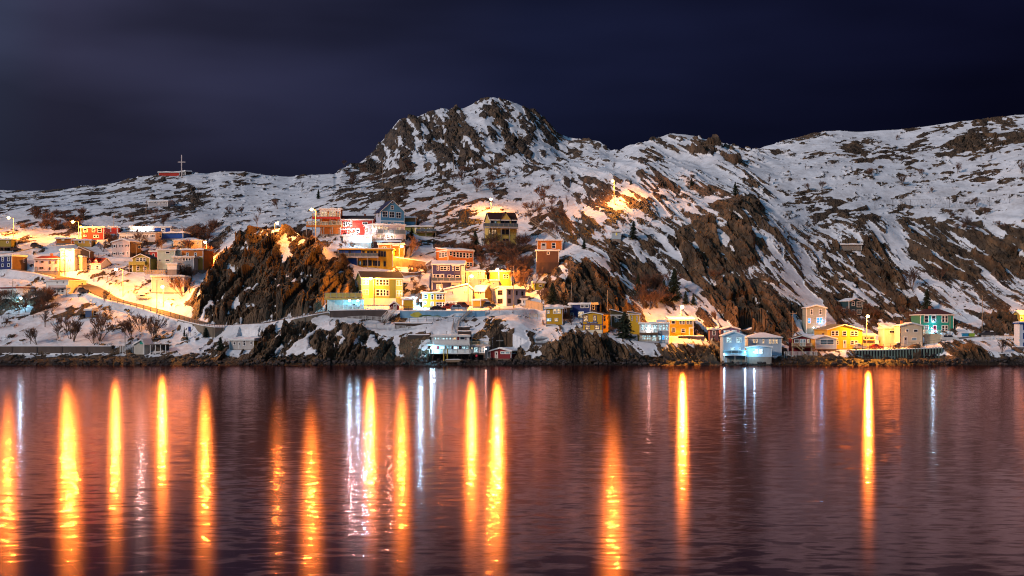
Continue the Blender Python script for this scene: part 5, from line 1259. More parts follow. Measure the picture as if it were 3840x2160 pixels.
# quay of steel sheets between green posts
xs = np.linspace(3200, 3531, 31)
root = empty("quay_wall", wpos(3365, 1346, 411.5), 0, "long dark quay wall with rows of pale green steel posts on the right shore", "quay")
c = root.location
mb = MB(); sc_ = MB()
def q_top(x): return float(np.interp(x, [3190, 3340, 3420, 3535], [1313, 1311, 1307, 1303]))
for x0, x1 in zip(np.linspace(3190, 3535, 12)[:-1], np.linspace(3190, 3535, 12)[1:]):
    a = wpos(x0, q_top(x0) + 2, 411.7); b = wpos(x1, q_top(x1) + 2, 411.7); zb = wpos(x0, 1352, 411.7)[2]
    hexa(mb, [(a[0]-c[0], .2, zb-c[2]-1), (b[0]-c[0], .2, zb-c[2]-1), (b[0]-c[0], .8, zb-c[2]-1), (a[0]-c[0], .8, zb-c[2]-1), (a[0]-c[0], .2, a[2]-c[2]), (b[0]-c[0], .2, b[2]-c[2]), (b[0]-c[0], .8, a[2]-c[2]), (a[0]-c[0], .8, a[2]-c[2])])
    hexa(sc_, [(a[0]-c[0], -.25, a[2]-c[2]+.003), (b[0]-c[0], -.25, b[2]-c[2]+.003), (b[0]-c[0], 1.6, b[2]-c[2]+.003), (a[0]-c[0], 1.6, a[2]-c[2]+.003), (a[0]-c[0], -.2, a[2]-c[2]+.16), (b[0]-c[0], -.2, b[2]-c[2]+.16), (b[0]-c[0], 1.6, b[2]-c[2]+.35), (a[0]-c[0], 1.6, a[2]-c[2]+.35)])
mb.build("sheet_panel", paint((.035, .02, .03), "rusted_sheet", .8, .5), root)
sc_.build("snow_cap", SNOWM, root)
pme = MB().box(-.17, -.22, -3.2, .17, .15, 0).mesh("post", paint((.17, .24, .21), "green_steel", .6, .4, 2))
for x in xs:
    p = wpos(x, q_top(x) - 1, 411.5); o = link("post", pme, root); o.location = (p[0] - c[0], 0, p[2] - c[2])

# ------------------------------------------------------------------ fences and railings
def fence(px_pts, label, style='d', h=1.1, D=None, cat="railing", name="railing", post=2.2, group=None, lift=0.0):
    P = []
    for x, y in px_pts:
        p = see(x, y) if D is None else Vector(wpos(x, y, D))
        P.append(p)
    c = P[0].copy(); root = empty(name, c, 0, label, cat, group)
    col = {'w': WHITE, 'd': (.10, .09, .09), 'y': (.55, .42, .25), 'b': (.45, .33, .20), 'n': (.12, .11, .12)}[style]
    pm = paint(col, "rail_paint", .6); rl = MB(); bal = MB()
    pme = MB().box(-.055, -.055, -.6, .055, .055, h + .04).mesh("post", pm)
    for p, q in zip(P, P[1:]):
        a, b = p - c, q - c; ln = (b - a).length; n = max(1, round(ln / post)); ang = math.atan2(b.y - a.y, b.x - a.x)
        up = Vector((0, 0, h)); 
        for zz in ((h, .035) , (.18, .025)) if style not in 'd' else ((h, .035), (h * .5, .025)):
            rl.tube(a + Vector((0, 0, zz[0])), b + Vector((0, 0, zz[0])), zz[1], zz[1], 4)
        for i in range(n + 1):
            o = link("post", pme, root); o.location = a + (b - a) * (i / n); o.rotation_euler = (0, 0, ang)
        if style in 'wy':
            nb = int(ln / .32)
            for i in range(nb):
                s = a + (b - a) * ((i + .5) / nb); bal.box(s.x - .05, s.y - .02, s.z + .1, s.x + .05, s.y + .02, s.z + h)
        if style == 'b':
            nb = max(1, int(ln / .55))
            bme = MB().box(-.25, -.03, -.15, .25, .03, h * 1.25).mesh("board", pm)
            for i in range(nb):
                o = link("board", bme, root); o.location = a + (b - a) * ((i + .5) / nb); o.rotation_euler = (0, 0, ang)
        if style == 'n':
            for i in range(int(ln / 1.0)):
                s = a + (b - a) * (i / int(ln / 1.0)); s2 = a + (b - a) * ((i + 1) / int(ln / 1.0))
                rl.tube(s, s2 + up, .02, .02, 3); rl.tube(s + up, s2, .02, .02, 3)
    rl.build("rail", pm, root)
    if bal.v: bal.build("balusters", pm, root)["kind"] = "stuff"
    return root
def along(pts, dy=0): return [(x, y + dy) for x, y in pts]
EDGE = [(388, 1122), (440, 1136), (512, 1154), (590, 1174), (640, 1187), (690, 1204)]
fence(EDGE, "thin dark railing along the outer edge of the harbour road", 'd', 1.2)
# railing on the road wall
def wall_top(x): return float(np.interp(x, [668, 700, 760, 806, 860, 920, 980, 1040, 1104, 1170, 1232], [1200, 1208, 1222, 1228, 1229, 1226, 1221, 1211, 1197, 1183, 1172]))
P = []
for x in np.linspace(692, 1228, 20):
    d_ = float(hit(x, np.interp(x, [668, 800, 1100, 1232], [1204, 1226, 1194, 1171]))) - 2.7
    P.append(Vector(wpos(x, wall_top(x), d_)))
root = empty("railing", P[0], 0, "long dark railing on top of the road wall under the rock knob", "railing")
pm = paint((.12, .10, .09), "rail_iron", .5); rl = MB(); pme = MB().box(-.05, -.05, -.3, .05, .05, 1.15).mesh("post", pm)
for p, q in zip(P, P[1:]):
    for hh in (.4, .75, 1.1): rl.tube(p - P[0] + Vector((0, 0, hh)), q - P[0] + Vector((0, 0, hh)), .03, .03, 4)
    for i in range(3):
        o = link("post", pme, root); o.location = p - P[0] + (q - p) * (i / 3)
rl.build("rail", pm, root)
fence([(1238, 1164), (1300, 1163), (1380, 1162), (1437, 1162)], "pale picket railing in front of the cold lit carport", 'w', 1.4, D=423.2)
fence([(1504, 1166), (1560, 1166), (1640, 1166), (1720, 1167), (1800, 1167), (1872, 1168)], "thin dark railing above the painted wall by the parked cars", 'd', 1.25, D=423.4)
fence([(1276, 1205), (1320, 1199), (1370, 1197), (1392, 1199), (1432, 1202)], "upper white picket railing curving along the cliff walkway", 'w', .95, D=418.5)
fence([(1322, 1232), (1380, 1232), (1412, 1232), (1455, 1238)], "lower white picket railing on the cliff walkway", 'w', 1.3, D=416.5)
fence([(1470, 1237), (1520, 1238), (1560, 1246)], "white picket railing right of the cliff walkway", 'w', 1.2, D=416.0)
fence([(1535, 1206), (1600, 1205), (1680, 1206), (1700, 1209)], "plain dark railing along the snowy terrace under the painted wall", 'd', 1.1, D=419.0)
fence([(1958, 1150), (2000, 1158), (2035, 1166)], "tall plank fence on the road edge left of the cliff top orange house", 'b', 1.8)
fence([(1985, 1190), (2015, 1190), (2046, 1190)], "light timber deck railing left of the cliff top orange house", 'y', 1.0, D=424.0)
fence([(450, 1322), (470, 1322), (497, 1322)], "row of tall white posts beside the grey boat shed", 'w', 1.9, post=.8)
fence([(545, 1026), (585, 1027), (620, 1027)], "tan board fence under the low white shed", 'b', 1.0)
fence([(370, 961), (410, 962), (420, 962)], "weathered timber rail in front of the pale pink gabled house", 'd', 1.0)
fence([(352, 1056), (385, 1046), (420, 1056), (455, 1074)], "thin wire handrail on the snowy bank above the road bend", 'd', 1.3)
fence([(-20, 1192), (60, 1192), (125, 1193), (250, 1190)], "dark horizontal rail along the top of the lowest snow slope", 'd', 1.0)
fence([(2941, 1334), (2950, 1334), (3055, 1334), (3064, 1334)], "broken white picket fence at the foot of the maroon boathouse", 'w', 1.1, D=405.5)
fence([(3180, 1306), (3260, 1308), (3340, 1304), (3420, 1300), (3530, 1288)], "thin dark rail along the top of the quay", 'd', 1.1, D=412.4)
fence([(3682, 1275), (3720, 1275), (3770, 1276)], "pale vertical board fence right of the quay under the dark pickup", 'w', 1.2)
fence([(3281, 785), (3348, 785), (3415, 783), (3488, 781), (3560, 779), (3637, 778), (3710, 774), (3785, 762)], "tall net fence with dark posts across the right hill", 'n', 3.2, cat="fence", name="rockfall_fence", post=9)
fence([(2858, 858), (2880, 866), (2940, 869), (2993, 866), (3063, 846)], "lower net fence with dark posts left of the stone bunker", 'n', 3.0, cat="fence", name="rockfall_fence", post=8)

def stair(p0, p1, label, w=1.2, col=(.35, .27, .20), D=None):
    a = see(*p0) if D is None else Vector(wpos(*p0, D[0])); b = see(*p1) if D is None else Vector(wpos(*p1, D[1]))
    root = empty("outdoor_stair", a, 0, label, "stairs"); m = paint(col, "stair_timber", .8, .3)
    v = b - a; n = max(8, int(abs(v.z) / .25)); h = Vector((v.x, v.y, 0)).normalized(); s = Vector((-h.y, h.x, 0)) * (w / 2)
    st = MB()
    for k in (-1, 1):
        st.tube(s * k + Vector((0, 0, .1)), v + s * k + Vector((0, 0, .1)), .12, .12, 4); st.tube(s * k + Vector((0, 0, 1.1)), v + s * k + Vector((0, 0, 1.1)), .045, .045, 4)
    st.build("stringer", m, root)
    ang = math.atan2(h.y, h.x)
    tr = MB().box(-.16, -w / 2, -.03, .16, w / 2, .03).mesh("step", m)
    for i in range(min(n, 60)):
        o = link("step", tr, root); o.location = v * ((i + .5) / min(n, 60)) + Vector((0, 0, .25)); o.rotation_euler = (0, 0, ang)
    po = MB().box(-.05, -.05, -.8, .05, .05, 1.12).mesh("post", m)
    for i in range(0, 9):
        for k in (-1, 1):
            o = link("post", po, root); o.location = v * (i / 8) + s * k
    return root
stair((2090, 896), (1990, 826), "long wooden stair climbing the slope right of the Tudor style house", col=(.30, .20, .13))
stair((1705, 1240), (1712, 1212), "narrow stair of pale steps behind the white boathouse", 1.6, (.5, .45, .42), D=(413, 419))
stair((1714, 1212), (1762, 1170), "upper flight of pale steps rising to the parked silver car", 1.4, (.5, .45, .42), D=(419, 422.6))
stair((1440, 1200), (1478, 1163), "white stair dropping left from the tiny maroon shed", 1.4, WHITE, D=(418.5, 423))

# ------------------------------------------------------------------ the open carport with its terrace
m = 429 / FPX; L0 = Vector(wpos(1216, 1152, 426.5)); wdt = (1356 - 1216) * 426.5 / FPX; hh = (1152 - 1121) * 426.5 / FPX
root = empty("carport", L0, 0, "open carport lit cold blue under a yellow lit glass railed terrace", "carport")
MB().box(0, 0, hh, wdt, 7, hh + .4).build("deck", paint((.5, .4, .2), "deck_board"), root)
MB().box(0, 6.6, -1, wdt, 6.9, hh).build("back_wall", paint((.6, .62, .6), "back_wall"), root)
pme = MB().box(-.1, -.1, -.6, .1, .1, hh).mesh("post", paint(WHITE, "post_paint"))
for i in range(5):
    o = link("post", pme, root); o.location = (.2 + i * (wdt - .4) / 4, .2, 0)
railing(root, [(.1, 4), (.1, .1), (wdt - .1, .1), (wdt - .1, 4)], hh + .4, 1.35, 'g')
for q in COL.objects:
    if q.name.startswith('glass_panel') and q.parent and q.parent.parent == root: q.data.materials[0] = paint((.62, .46, .12), 'lamplit_panel', .3)  # gold of the street lamp on the glass is put into the panel colour
MB().box(.05, -.06, hh - .25, wdt, -.003, hh + .38).build('fascia', paint((.6, .45, .12), 'fascia_paint'), root)
for i, x in enumerate((.66, .88)):
    lo = MB().box(wdt * x - .1, 1.9, hh - .12, wdt * x + .1, 2.1, hh - .003).build("ceiling_light", paint((.2, .2, .2), "lamp_metal"), root)
    MB().ball((wdt * x, 2.0, hh - .42), .32, 10, 6).build("lamp_glass", bulb('c', 26), lo, True)
    lamp("carport_light", (wdt * x, 2.0, hh - 1.0), LCOL['c'], 1000, .2, lo)
# open shelter beside the grey boat shed
L0 = Vector(wpos(562, 1327, see(590, 1328).y)); mm = L0.y / FPX
root = empty("open_shelter", L0, 0, "open fronted dark shelter right of the grey boat shed", "shelter")
MB().box(0, 0, 34 * mm, 60 * mm, 4, 37 * mm).build("roof", paint((.2, .17, .15), "roofing"), root)
MB().box(0, 3.7, -1, 60 * mm, 4, 34 * mm).build("back_wall", paint((.1, .08, .07), "dark_timber"), root)
pme = MB().box(-.09, 0, -1, .09, .18, 34 * mm).mesh("post", paint(WHITE, "post_paint"))
for i in range(4):
    o = link("post", pme, root); o.location = (.1 + i * (60 * mm - .2) / 3, .05, 0)

# ------------------------------------------------------------------ cross on the ridge, poles
p = see(681, 664); root = empty("cross", p, 0, "tall thin white cross standing on the left ridge", "cross")
hz = (p.y / FPX) * (664 - 581)
MB().box(-.18, -.18, -1, .18, .18, hz).build("shaft", paint((.6, .52, .5), "cross_paint"), root)
MB().box(-14 * p.y / FPX, -.14, hz * .66, 14 * p.y / FPX, .14, hz * .66 + .32).build("arm", paint((.6, .52, .5), "cross_paint"), root)
POLES = [(547,752,822,0,"pole beside the grey cabin among the high rocks"),(426,802,862,0,"slim pole rising behind the darker red wing"),(512,905,962,1,"utility pole right of the pale pink gabled house"),
 (606,902,936,0,"short pole uphill of the small brick red box house"),(47,1052,1128,1,"utility pole in front of the white house with a red roof line"),(224,966,1034,0,"dark pole against the left corner of the tall white house"),
 (244,948,1036,1,"leaning utility pole beside the lamp of the tall white house"),(588,1049,1178,0,"tall pole rising from the outer side of the harbour road"),(1434,600,692,0,"tall bare pole at the left foot of the central peak"),
 (1700,577,645,0,"bare pole in the middle of the heath below the central peak"),(1628,742,845,0,"pole before the dark rocks between the light blue and the Tudor style house"),(1406,778,842,1,"utility pole at the left flank of the light blue house"),
 (1925,1000,1155,1,"utility pole with a transformer before the white house with brown edged windows"),(2142,1060,1138,0,"thin leaning pole behind the navy house on the cliff"),(2277,1088,1172,0,"pole on the rocks right of the sign house"),
 (2974,1166,1264,1,"pale wooden pole left of the tall grey house"),(3683,1108,1240,1,"tall utility pole behind the dark pickup"),(3562,1178,1262,0,"pole in front of the right end of the teal house"),
 (469,1242,1322,0,"thin pale mast beside the grey boat shed"),(1874,1254,1330,2,"thin flag mast rising from the low maroon boat shed"),(265,1246,1270,0,"dark bent lamp pole among the bare trees of the lowest slope"),(1245,1150,1190,0,"short pole at the left end of the carport")]
for i, (x, yt, yb, arm, lab) in enumerate(POLES):
    D_ = 409.0 if arm == 2 else None
    f = see(x, yb) if D_ is None else Vector(wpos(x, yb, D_)); hz = (yb - yt) * f.y / FPX
    root = empty("utility_pole", f, 0, lab, "pole", "utility poles and masts")
    r = .05 if arm == 2 else .11
    MB().tube((0, 0, -1.2), (random.uniform(-.15, .15), 0, hz), r * 1.25, r * .8, 7).build("pole", paint((.30, .24, .18), "pole_wood", .9, .3), root)
    if arm == 1:
        MB().box(-1.0, -.07, hz - .8, 1.0, .07, hz - .66).build("crossarm", paint((.22, .17, .12), "pole_wood", .9), root)
        ins = MB().tube((0, 0, 0), (0, 0, .22), .06, .04, 5).mesh("insulator", paint((.5, .5, .52), "porcelain", .3))
        for q in (-.85, .85): o = link("insulator", ins, root); o.location = (q, 0, hz - .66)
        if i == 12: MB().tube((-.45, 0, hz * .66), (-.45, 0, hz * .66 + 1.2), .33, .33, 10).build("transformer", paint((.35, .37, .42), "transformer_paint", .5), root)
    if arm == 2: MB().box(-1.0, -.04, hz * .68, 1.0, .04, hz * .68 + .07).build("crossarm", paint(WHITE, "mast_paint"), root)
def wire(a, b, sag, label):
    mb = MB(); n = 14; pr = None
    for i in range(n + 1):
        u = i / n; p = a + (b - a) * u; p = Vector((p.x, p.y, p.z - sag * 4 * u * (1 - u)))
        if pr is not None: mb.tube(pr - a, p - a, .025, .025, 3, False)
        pr = p
    o = mb.build("power_line", paint((.05, .045, .04), "cable", .5)); o.location = a
    tag(o, label, "cable")
def tp(x, y, yb): f = see(x, yb); return Vector(wpos(x, y, f.y))
wire(tp(47, 1056, 1128), tp(244, 952, 1036), 1.5, "sagging power line between the left edge pole and the tall white house")
wire(tp(2974, 1170, 1264), tp(3250, 1205, 1310), 1.2, "sagging power line over the bright yellow gabled house")
wire(tp(3250, 1208, 1310), tp(3562, 1184, 1262), 1.6, "sagging power line over the cream houses to the teal house")
wire(tp(3562, 1184, 1262), tp(3683, 1115, 1240), 1.2, "sagging power line from the teal house to the tall utility pole")

# ------------------------------------------------------------------ cars
def car(px, py, lpx, col, kind, label, flip=1, snow=False, rz=0.0, D=None):
    p = see(px, py) if D is None else Vector(wpos(px, py, D))
    ln = max(3.6, lpx * p.y / FPX); h = 1.5 if kind != 'suv' else 1.75; wd = 1.75
    root = empty("parked_car", p, rz, label, "car")
    body = paint(col, "car_paint", .3, .08, 1, 0, .2)
    L2 = ln / 2
    if kind == 'suv': prof = [(-L2, .35), (-L2, .95), (-L2 + .15, 1.05), (-L2 + .5, h - .08), (L2 - 1.9, h), (L2 - 1.25, 1.1), (L2 - .15, .95), (L2, .75), (L2, .35)]
    elif kind == 'pickup': prof = [(-L2, .45), (-L2, 1.05), (-L2 + 1.7, 1.05), (-L2 + 1.75, 1.7), (L2 - 1.9, 1.7), (L2 - 1.35, 1.1), (L2 - .1, 1.0), (L2, .45)]
    elif kind == 'van': prof = [(-L2, .35), (-L2, 1.9), (L2 - 1.2, 1.95), (L2 - .6, 1.2), (L2, 1.0), (L2, .35)]
    else: prof = [(-L2, .32), (-L2, .82), (-L2 + .5, .95), (-L2 + 1.1, 1.4), (L2 - 1.9, 1.42), (L2 - 1.15, .95), (L2 - .15, .82), (L2, .62), (L2, .32)]
    prof = [(x * flip, z) for x, z in prof]
    MB().prism(prof, -wd / 2, wd / 2, 'y').build("body", body, root)
    gl = paint((.02, .02, .03), "car_glass", .08)
    top = {'suv': (h - .1, 1.12), 'pickup': (1.62, 1.15), 'van': (1.8, 1.25), 'car': (1.34, .98)}.get(kind, (1.34, .98))
    spans = {'suv': ((-L2 + .55, -L2 + 1.45), (-L2 + 1.55, L2 - 1.85)), 'pickup': ((-L2 + 1.9, L2 - 1.9),), 'van': ((L2 - 2.1, L2 - 1.2),)}.get(kind, ((-L2 + 1.05, -.1), (0, L2 - 1.75)))
    for a, b in spans:
        q = MB().prism([(a * flip, top[1]), (b * flip + .25 * flip, top[1]), (b * flip, top[0]), ((a + .12) * flip, top[0])], -wd / 2 - .015, -wd / 2 + .04, 'y'); q.build("side_window", gl, root)
    for sx in (-L2 + .78, L2 - .82):
        for sy in (-wd / 2 + .02, wd / 2 - .24):
            w_ = MB().tube((sx * flip, sy, .32), (sx * flip, sy + .22, .32), .33, .33, 14).build("wheel", paint((.02, .02, .02), "tyre", .9), root)
            MB().tube((sx * flip, sy - .01, .32), (sx * flip, sy + .02, .32), .19, .19, 10).build("rim", paint((.4, .4, .42), "rim", .4), w_)
    for sy in (-wd / 2 + .1, wd / 2 - .4):
        MB().box((L2 - .06) * flip, sy, .6, (L2 + .02) * flip, sy + .3, .78).build("headlight", paint((.7, .7, .7), "headlight", .2), root)
    if snow:
        MB().prism([((-L2 + .6) * flip, h - .12), ((L2 - 1.7) * flip, h - .12), ((L2 - 1.9) * flip, h + .14), ((-L2 + .9) * flip, h + .16)], -wd / 2 + .1, wd / 2 - .1, 'y').build("snow_cover", SNOWM, root)
    return root
car(1643, 1166, 62, (.05, .015, .015), 'car', "dark maroon car parked at the left end of the row above the painted wall", D=424.6)
car(1720, 1166, 60, (.45, .47, .55), 'suv', "silver car with dark windows parked above the painted wall", D=424.6)
car(1682, 1163, 40, (.40, .04, .02), 'van', "red van partly hidden behind the silver car", D=428.5, flip=-1)
car(1737, 1158, 34, (.12, .03, .02), 'van', "dark red van backed up to the wide pale gabled house", D=431.0)
car(1836, 1154, 48, (.10, .07, .05), 'suv', "dark car half buried in snow beside the ochre garages", snow=True, D=431.0)
car(3560, 1279, 64, (.70, .68, .64), 'suv', "white hatchback on the ramp below the teal house", D=419.0)
car(3700, 1262, 64, (.06, .055, .06), 'pickup', "dark pickup truck in front of the big boulder on the right", flip=-1, snow=True, D=424.0)
car(3376, 1305, 27, (.08, .05, .04), 'car', "small dark car in front of the brown garage door", snow=True, D=419.0)
car(3424, 1304, 27, (.04, .03, .05), 'suv', "dark car with blue plate right of the brown garage door", D=419.0, flip=-1)
car(3286, 1308, 24, (.28, .03, .02), 'car', "red car parked by the lamp on the quay", D=419.0)
car(3224, 1309, 24, (.45, .42, .38), 'car', "snow coated grey car in front of the yellow gabled house", snow=True, D=419.0)
car(540, 1123, 53, (.66, .60, .54), 'car', "pale snow covered car on the bank above the harbour road", snow=True)
car(316, 1099, 22, (.10, .07, .05), 'suv', "dark car tucked beside the white house with a red hipped roof")
car(138, 930, 30, (.05, .04, .03), 'suv', "dark car climbing the hill road at the far left")
car(62, 942, 36, (.07, .04, .03), 'car', "dark car parked low on the hill road at the far left")
car(1330, 1157, 42, (.25, .28, .30), 'car', "grey car standing in the cold lit carport", D=429.5)
for x, col, lab in ((3619, (.02, .25, .45), "blue recycling skip beside the dark pickup"), (3643, (.30, .45, .05), "green lidded skip beside the dark pickup")):
    p = Vector(wpos(x, 1262, 421.5)); root = empty("skip", p, 0, lab, "skip")
    MB().prism([(-.7, 0), (.7, 0), (.85, .85), (-.85, .85)], -.5, .5, 'y').build("bin_body", paint(col, "skip_paint", .5), root)
    MB().box(-.88, -.53, .853, .88, .53, .95).build("lid", paint(tuple(k * .7 for k in col), "skip_lid", .5), root)

# boathouse bits
for x, lab in ((1664.5, "left of two yellow mooring piles before the white boathouse"), (1677.5, "right of two yellow mooring piles before the white boathouse")):
    p = Vector(wpos(x, 1354, 402.2)); hz = (1354 - 1307) * 402.2 / FPX
    o = MB().tube((0, 0, -2), (0, 0, hz), .17, .14, 8).build("mooring_pile", paint((.55, .36, .06), "pile_paint")); o.location = p; tag(o, lab, "pile")
p = Vector(wpos(1788, 1335, 402.6)); o = MB().ball((0, 0, .0), .38, 12, 8).build("fender_buoy", paint((.6, .04, .08), "buoy"), None, True); o.location = p; tag(o, "round red buoy hanging under the glazed boathouse annex", "buoy")
p = Vector(wpos(1697, 1354, 401)); root = empty("rowing_boat", p, 0, "snow filled rowing boat drawn up below the white boathouse", "boat")
MB().prism([(-2.1, .2), (-1.5, -.3), (1.6, -.3), (2.6, .35), (2.4, .4), (-2.1, .35)], -.7, .7, 'y').build("hull", paint((.25, .18, .12), "boat_paint"), root)
MB().prism([(-2.0, .353), (2.3, .403), (1.6, .58), (-1.6, .5)], -.6, .6, 'y').build("snow_load", SNOWM, root)

# ------------------------------------------------------------------ trees
def bare_tree(seed, spread=.55, twigs=170, fan=1.0):
    """unit-high leafless tree: limbs and a haze of twigs, as two meshes"""
    r = random.Random(seed); tr = MB(); tw = MB()
    stems = 1 if spread < .5 else r.randint(3, 5)
    tips = []
    def grow(p, d, ln, rad, lev):
        q = p + d * ln
        (tr if lev < 2 else tw).tube(p, q, max(rad, .0048), max(rad * .66, .0036), 4 if lev < 2 else 3, False)
        if lev == 3: return
        n = r.randint(4, 6) if lev else r.randint(5, 7)
        for i in range(n):
            a = r.uniform(.35, .95); s = p + d * ln * a
            e = Vector((r.gauss(0, 1), r.gauss(0, 1), r.gauss(.25, .5))).normalized()
            nd = (d + e * (.5 if lev < 1 else .62)).normalized(); nd.z = abs(nd.z) * .9 + .1; nd.normalize()
            grow(s, nd, ln * r.uniform(.42, .66), rad * .5, lev + 1)
    for i in range(stems):
        a = r.uniform(0, 6.28); k = spread * r.uniform(.25, .95) * (0 if stems == 1 else 1)
        d = Vector((math.cos(a) * k, math.sin(a) * k, 1)).normalized()
        grow(Vector((0, 0, -.05)), d, r.uniform(.55, .72), .022 if stems == 1 else .014, 0)
    return tr, tw
BARK = paint((.13, .085, .06), "bark", .95, .3); TWIG = paint((.17, .09, .06), "reddish_twigs", .95, .3); TWIG2 = paint((.10, .06, .05), "dark_twigs", .95, .3)
protos = []
for i in range(9):
    sp = (.42, .75, 1.0, .6, .85, 1.1, .45, .7, .95)[i]
    tr, tw = bare_tree(30 + i, sp)
    protos.append((tr.mesh("trunk", BARK), tw.mesh("crown", TWIG if i % 3 else TWIG2)))
def put_bare(px, py, hpx, label, group="leafless trees and shrubs", which=None, wide=1.0, base=None):
    p = see(px, py); s = hpx * p.y / FPX; i = random.randrange(9) if which is None else which
    root = empty("bare_tree", (p.x, p.y, p.z - .1), random.uniform(0, 6.28), label, "tree", group)
    a = link("trunk", protos[i][0], root); b = link("crown", protos[i][1], root)
    root.scale = (s * wide, s * wide, s)
    return root
SINGLE = [(115,1290,65,"small bare tree at the left end of the lowest snow slope"),(140,1292,80,"slender bare tree above the left beach wall, right of the smallest one"),(169,1226,100,"dark forked bare tree at the upper edge of the lowest slope"),
 (219,1267,72,"round crowned bare tree in the middle of the lowest slope"),(262,1270,112,"tall narrow bare tree beside the bent lamp pole"),(276,1280,100,"broad bare tree right of the bent lamp pole"),(374,1279,125,"largest bare tree of the lowest slope, below the blue shed"),
 (350,1288,66,"low bushy tree at the left foot of the largest bare tree"),(497,1276,88,"bare tree straight above the grey boat shed"),(528,1245,82,"upright bare tree right above the boat shed, near the railing"),(575,1274,78,"rounded bare tree near the water channel on the left shore"),
 (467,1242,56,"thin bare tree below the outer railing"),(550,1239,62,"thin forked bare tree close under the road railing"),(586,1257,92,"bare tree behind the tall road pole"),(16,1226,45,"bare sapling at the very left of the fenced slope"),
 (231,1226,50,"bare sapling over the round crowned tree"),(416,1195,60,"bare tree on the bank right of the blue shed"),(388,1133,60,"dark bare tree on the inner bend of the harbour road"),(686,1111,80,"bare tree at the left foot of the rock knob"),(714,1099,52,"slight bare tree against the left edge of the rock knob"),
 (512,1110,26,"tiny snowy shrub behind the pale snow covered car"),(1533,966,82,"orange lit bare tree with a round fan of branches"),(1917,1080,76,"pale lit bare tree right of the brightest street lamp"),(1948,1080,62,"bushy lit tree behind the transformer pole"),(1987,1098,92,"tall crooked lit tree left of the yellow green shed"),
 (2030,1136,62,"small lit tree below the yellow green shed"),(2040,768,78,"tall brown bare tree on the snow right of the Tudor style house"),(1909,668,42,"bare bush on the heath below the peak, far right"),(1832,678,42,"bare bush on the heath above the Tudor lamp"),(1735,693,52,"bare bush on the heath left of the Tudor lamp"),
 (1788,721,62,"bare tree on the snow straight left of the Tudor lamp"),(2077,684,36,"small tree on the snow ridge left of the lone lamp"),(2423,836,42,"dark little tree on the lit snow below the lone lamp"),(2334,849,36,"thin tree on the lit snow under the lone lamp pole"),(2240,631,34,"first round bush on the ridge above the lone lamp"),
 (2302,637,38,"second round bush on the ridge above the lone lamp"),(2128,774,36,"bare bush at the left end of the lit slope"),(1043,784,40,"lone round tree on the snow bowl above the rock knob"),(964,858,56,"broad bush on the snow left above the knob lamp"),(1132,721,38,"bush on the right side of the left ridge"),
 (1318,709,55,"large dark bush left of the pole under the peak"),(1163,675,24,"small bush just under the ridge line left of the peak"),(1085,793,32,"bush right of the lone round tree in the snow bowl"),(979,802,27,"bush on the lower rim of the snow bowl"),(818,796,32,"bush below the dark rocks of the left ridge"),
 (865,802,30,"bush right of the dark rocks of the left ridge"),(905,799,27,"slight bush in the hollow of the snow bowl"),(2417,1161,98,"wide bare tree before the dark spruces on the right"),(2305,1257,42,"small bare tree at the corner of the sign house"),(2684,1198,42,"bare tree above the plum coloured wing"),
 (2678,1059,52,"bare tree in the snow gully below the big slabs"),(2957,1284,85,"orange lit bush left of the maroon boathouse"),(3419,1086,78,"tall bare tree at the right edge of the dark cliff"),(3524,1055,56,"bare tree under the dark band above the teal house"),(3770,1061,34,"bush at the right of the snowfield above the boulder"),
 (3756,1323,54,"reddish round bush on the shore left of the tall pale house"),(3274,661,36,"bare bush alone in the upper snowfield, left of centre"),(3383,695,42,"taller bare bush in the middle of the upper snowfield"),(3588,650,42,"dark bush in the right half of the upper snowfield"),(3459,657,27,"small bush between the two upper snowfield bushes"),
 (3664,778,46,"bush standing in the net fence"),(2884,695,44,"dark tall bush on the saddle left of the upper snowfield"),(3081,710,32,"bush right of the saddle in the upper snowfield"),(3035,714,30,"bush beside the darker heath patch of the saddle"),(3497,725,27,"little bush above the net fence"),
 (3020,638,22,"tiny bush under the first summit rocks on the right"),(3361,525,22,"tiny bush close under the right skyline"),(2861,612,27,"small bush in the notch of the right skyline"),(3031,922,48,"thin tree left of the stone bunker"),(3622,862,48,"thin tree on the rocks below the net fence"),
 (3717,604,32,"bush at the foot of the biggest summit rock"),(3833,650,42,"bush at the right margin of the upper snowfield")]
for x, y, h, lab in SINGLE: put_bare(x, y, h * (.85 if y > 1190 else 1.0), lab)
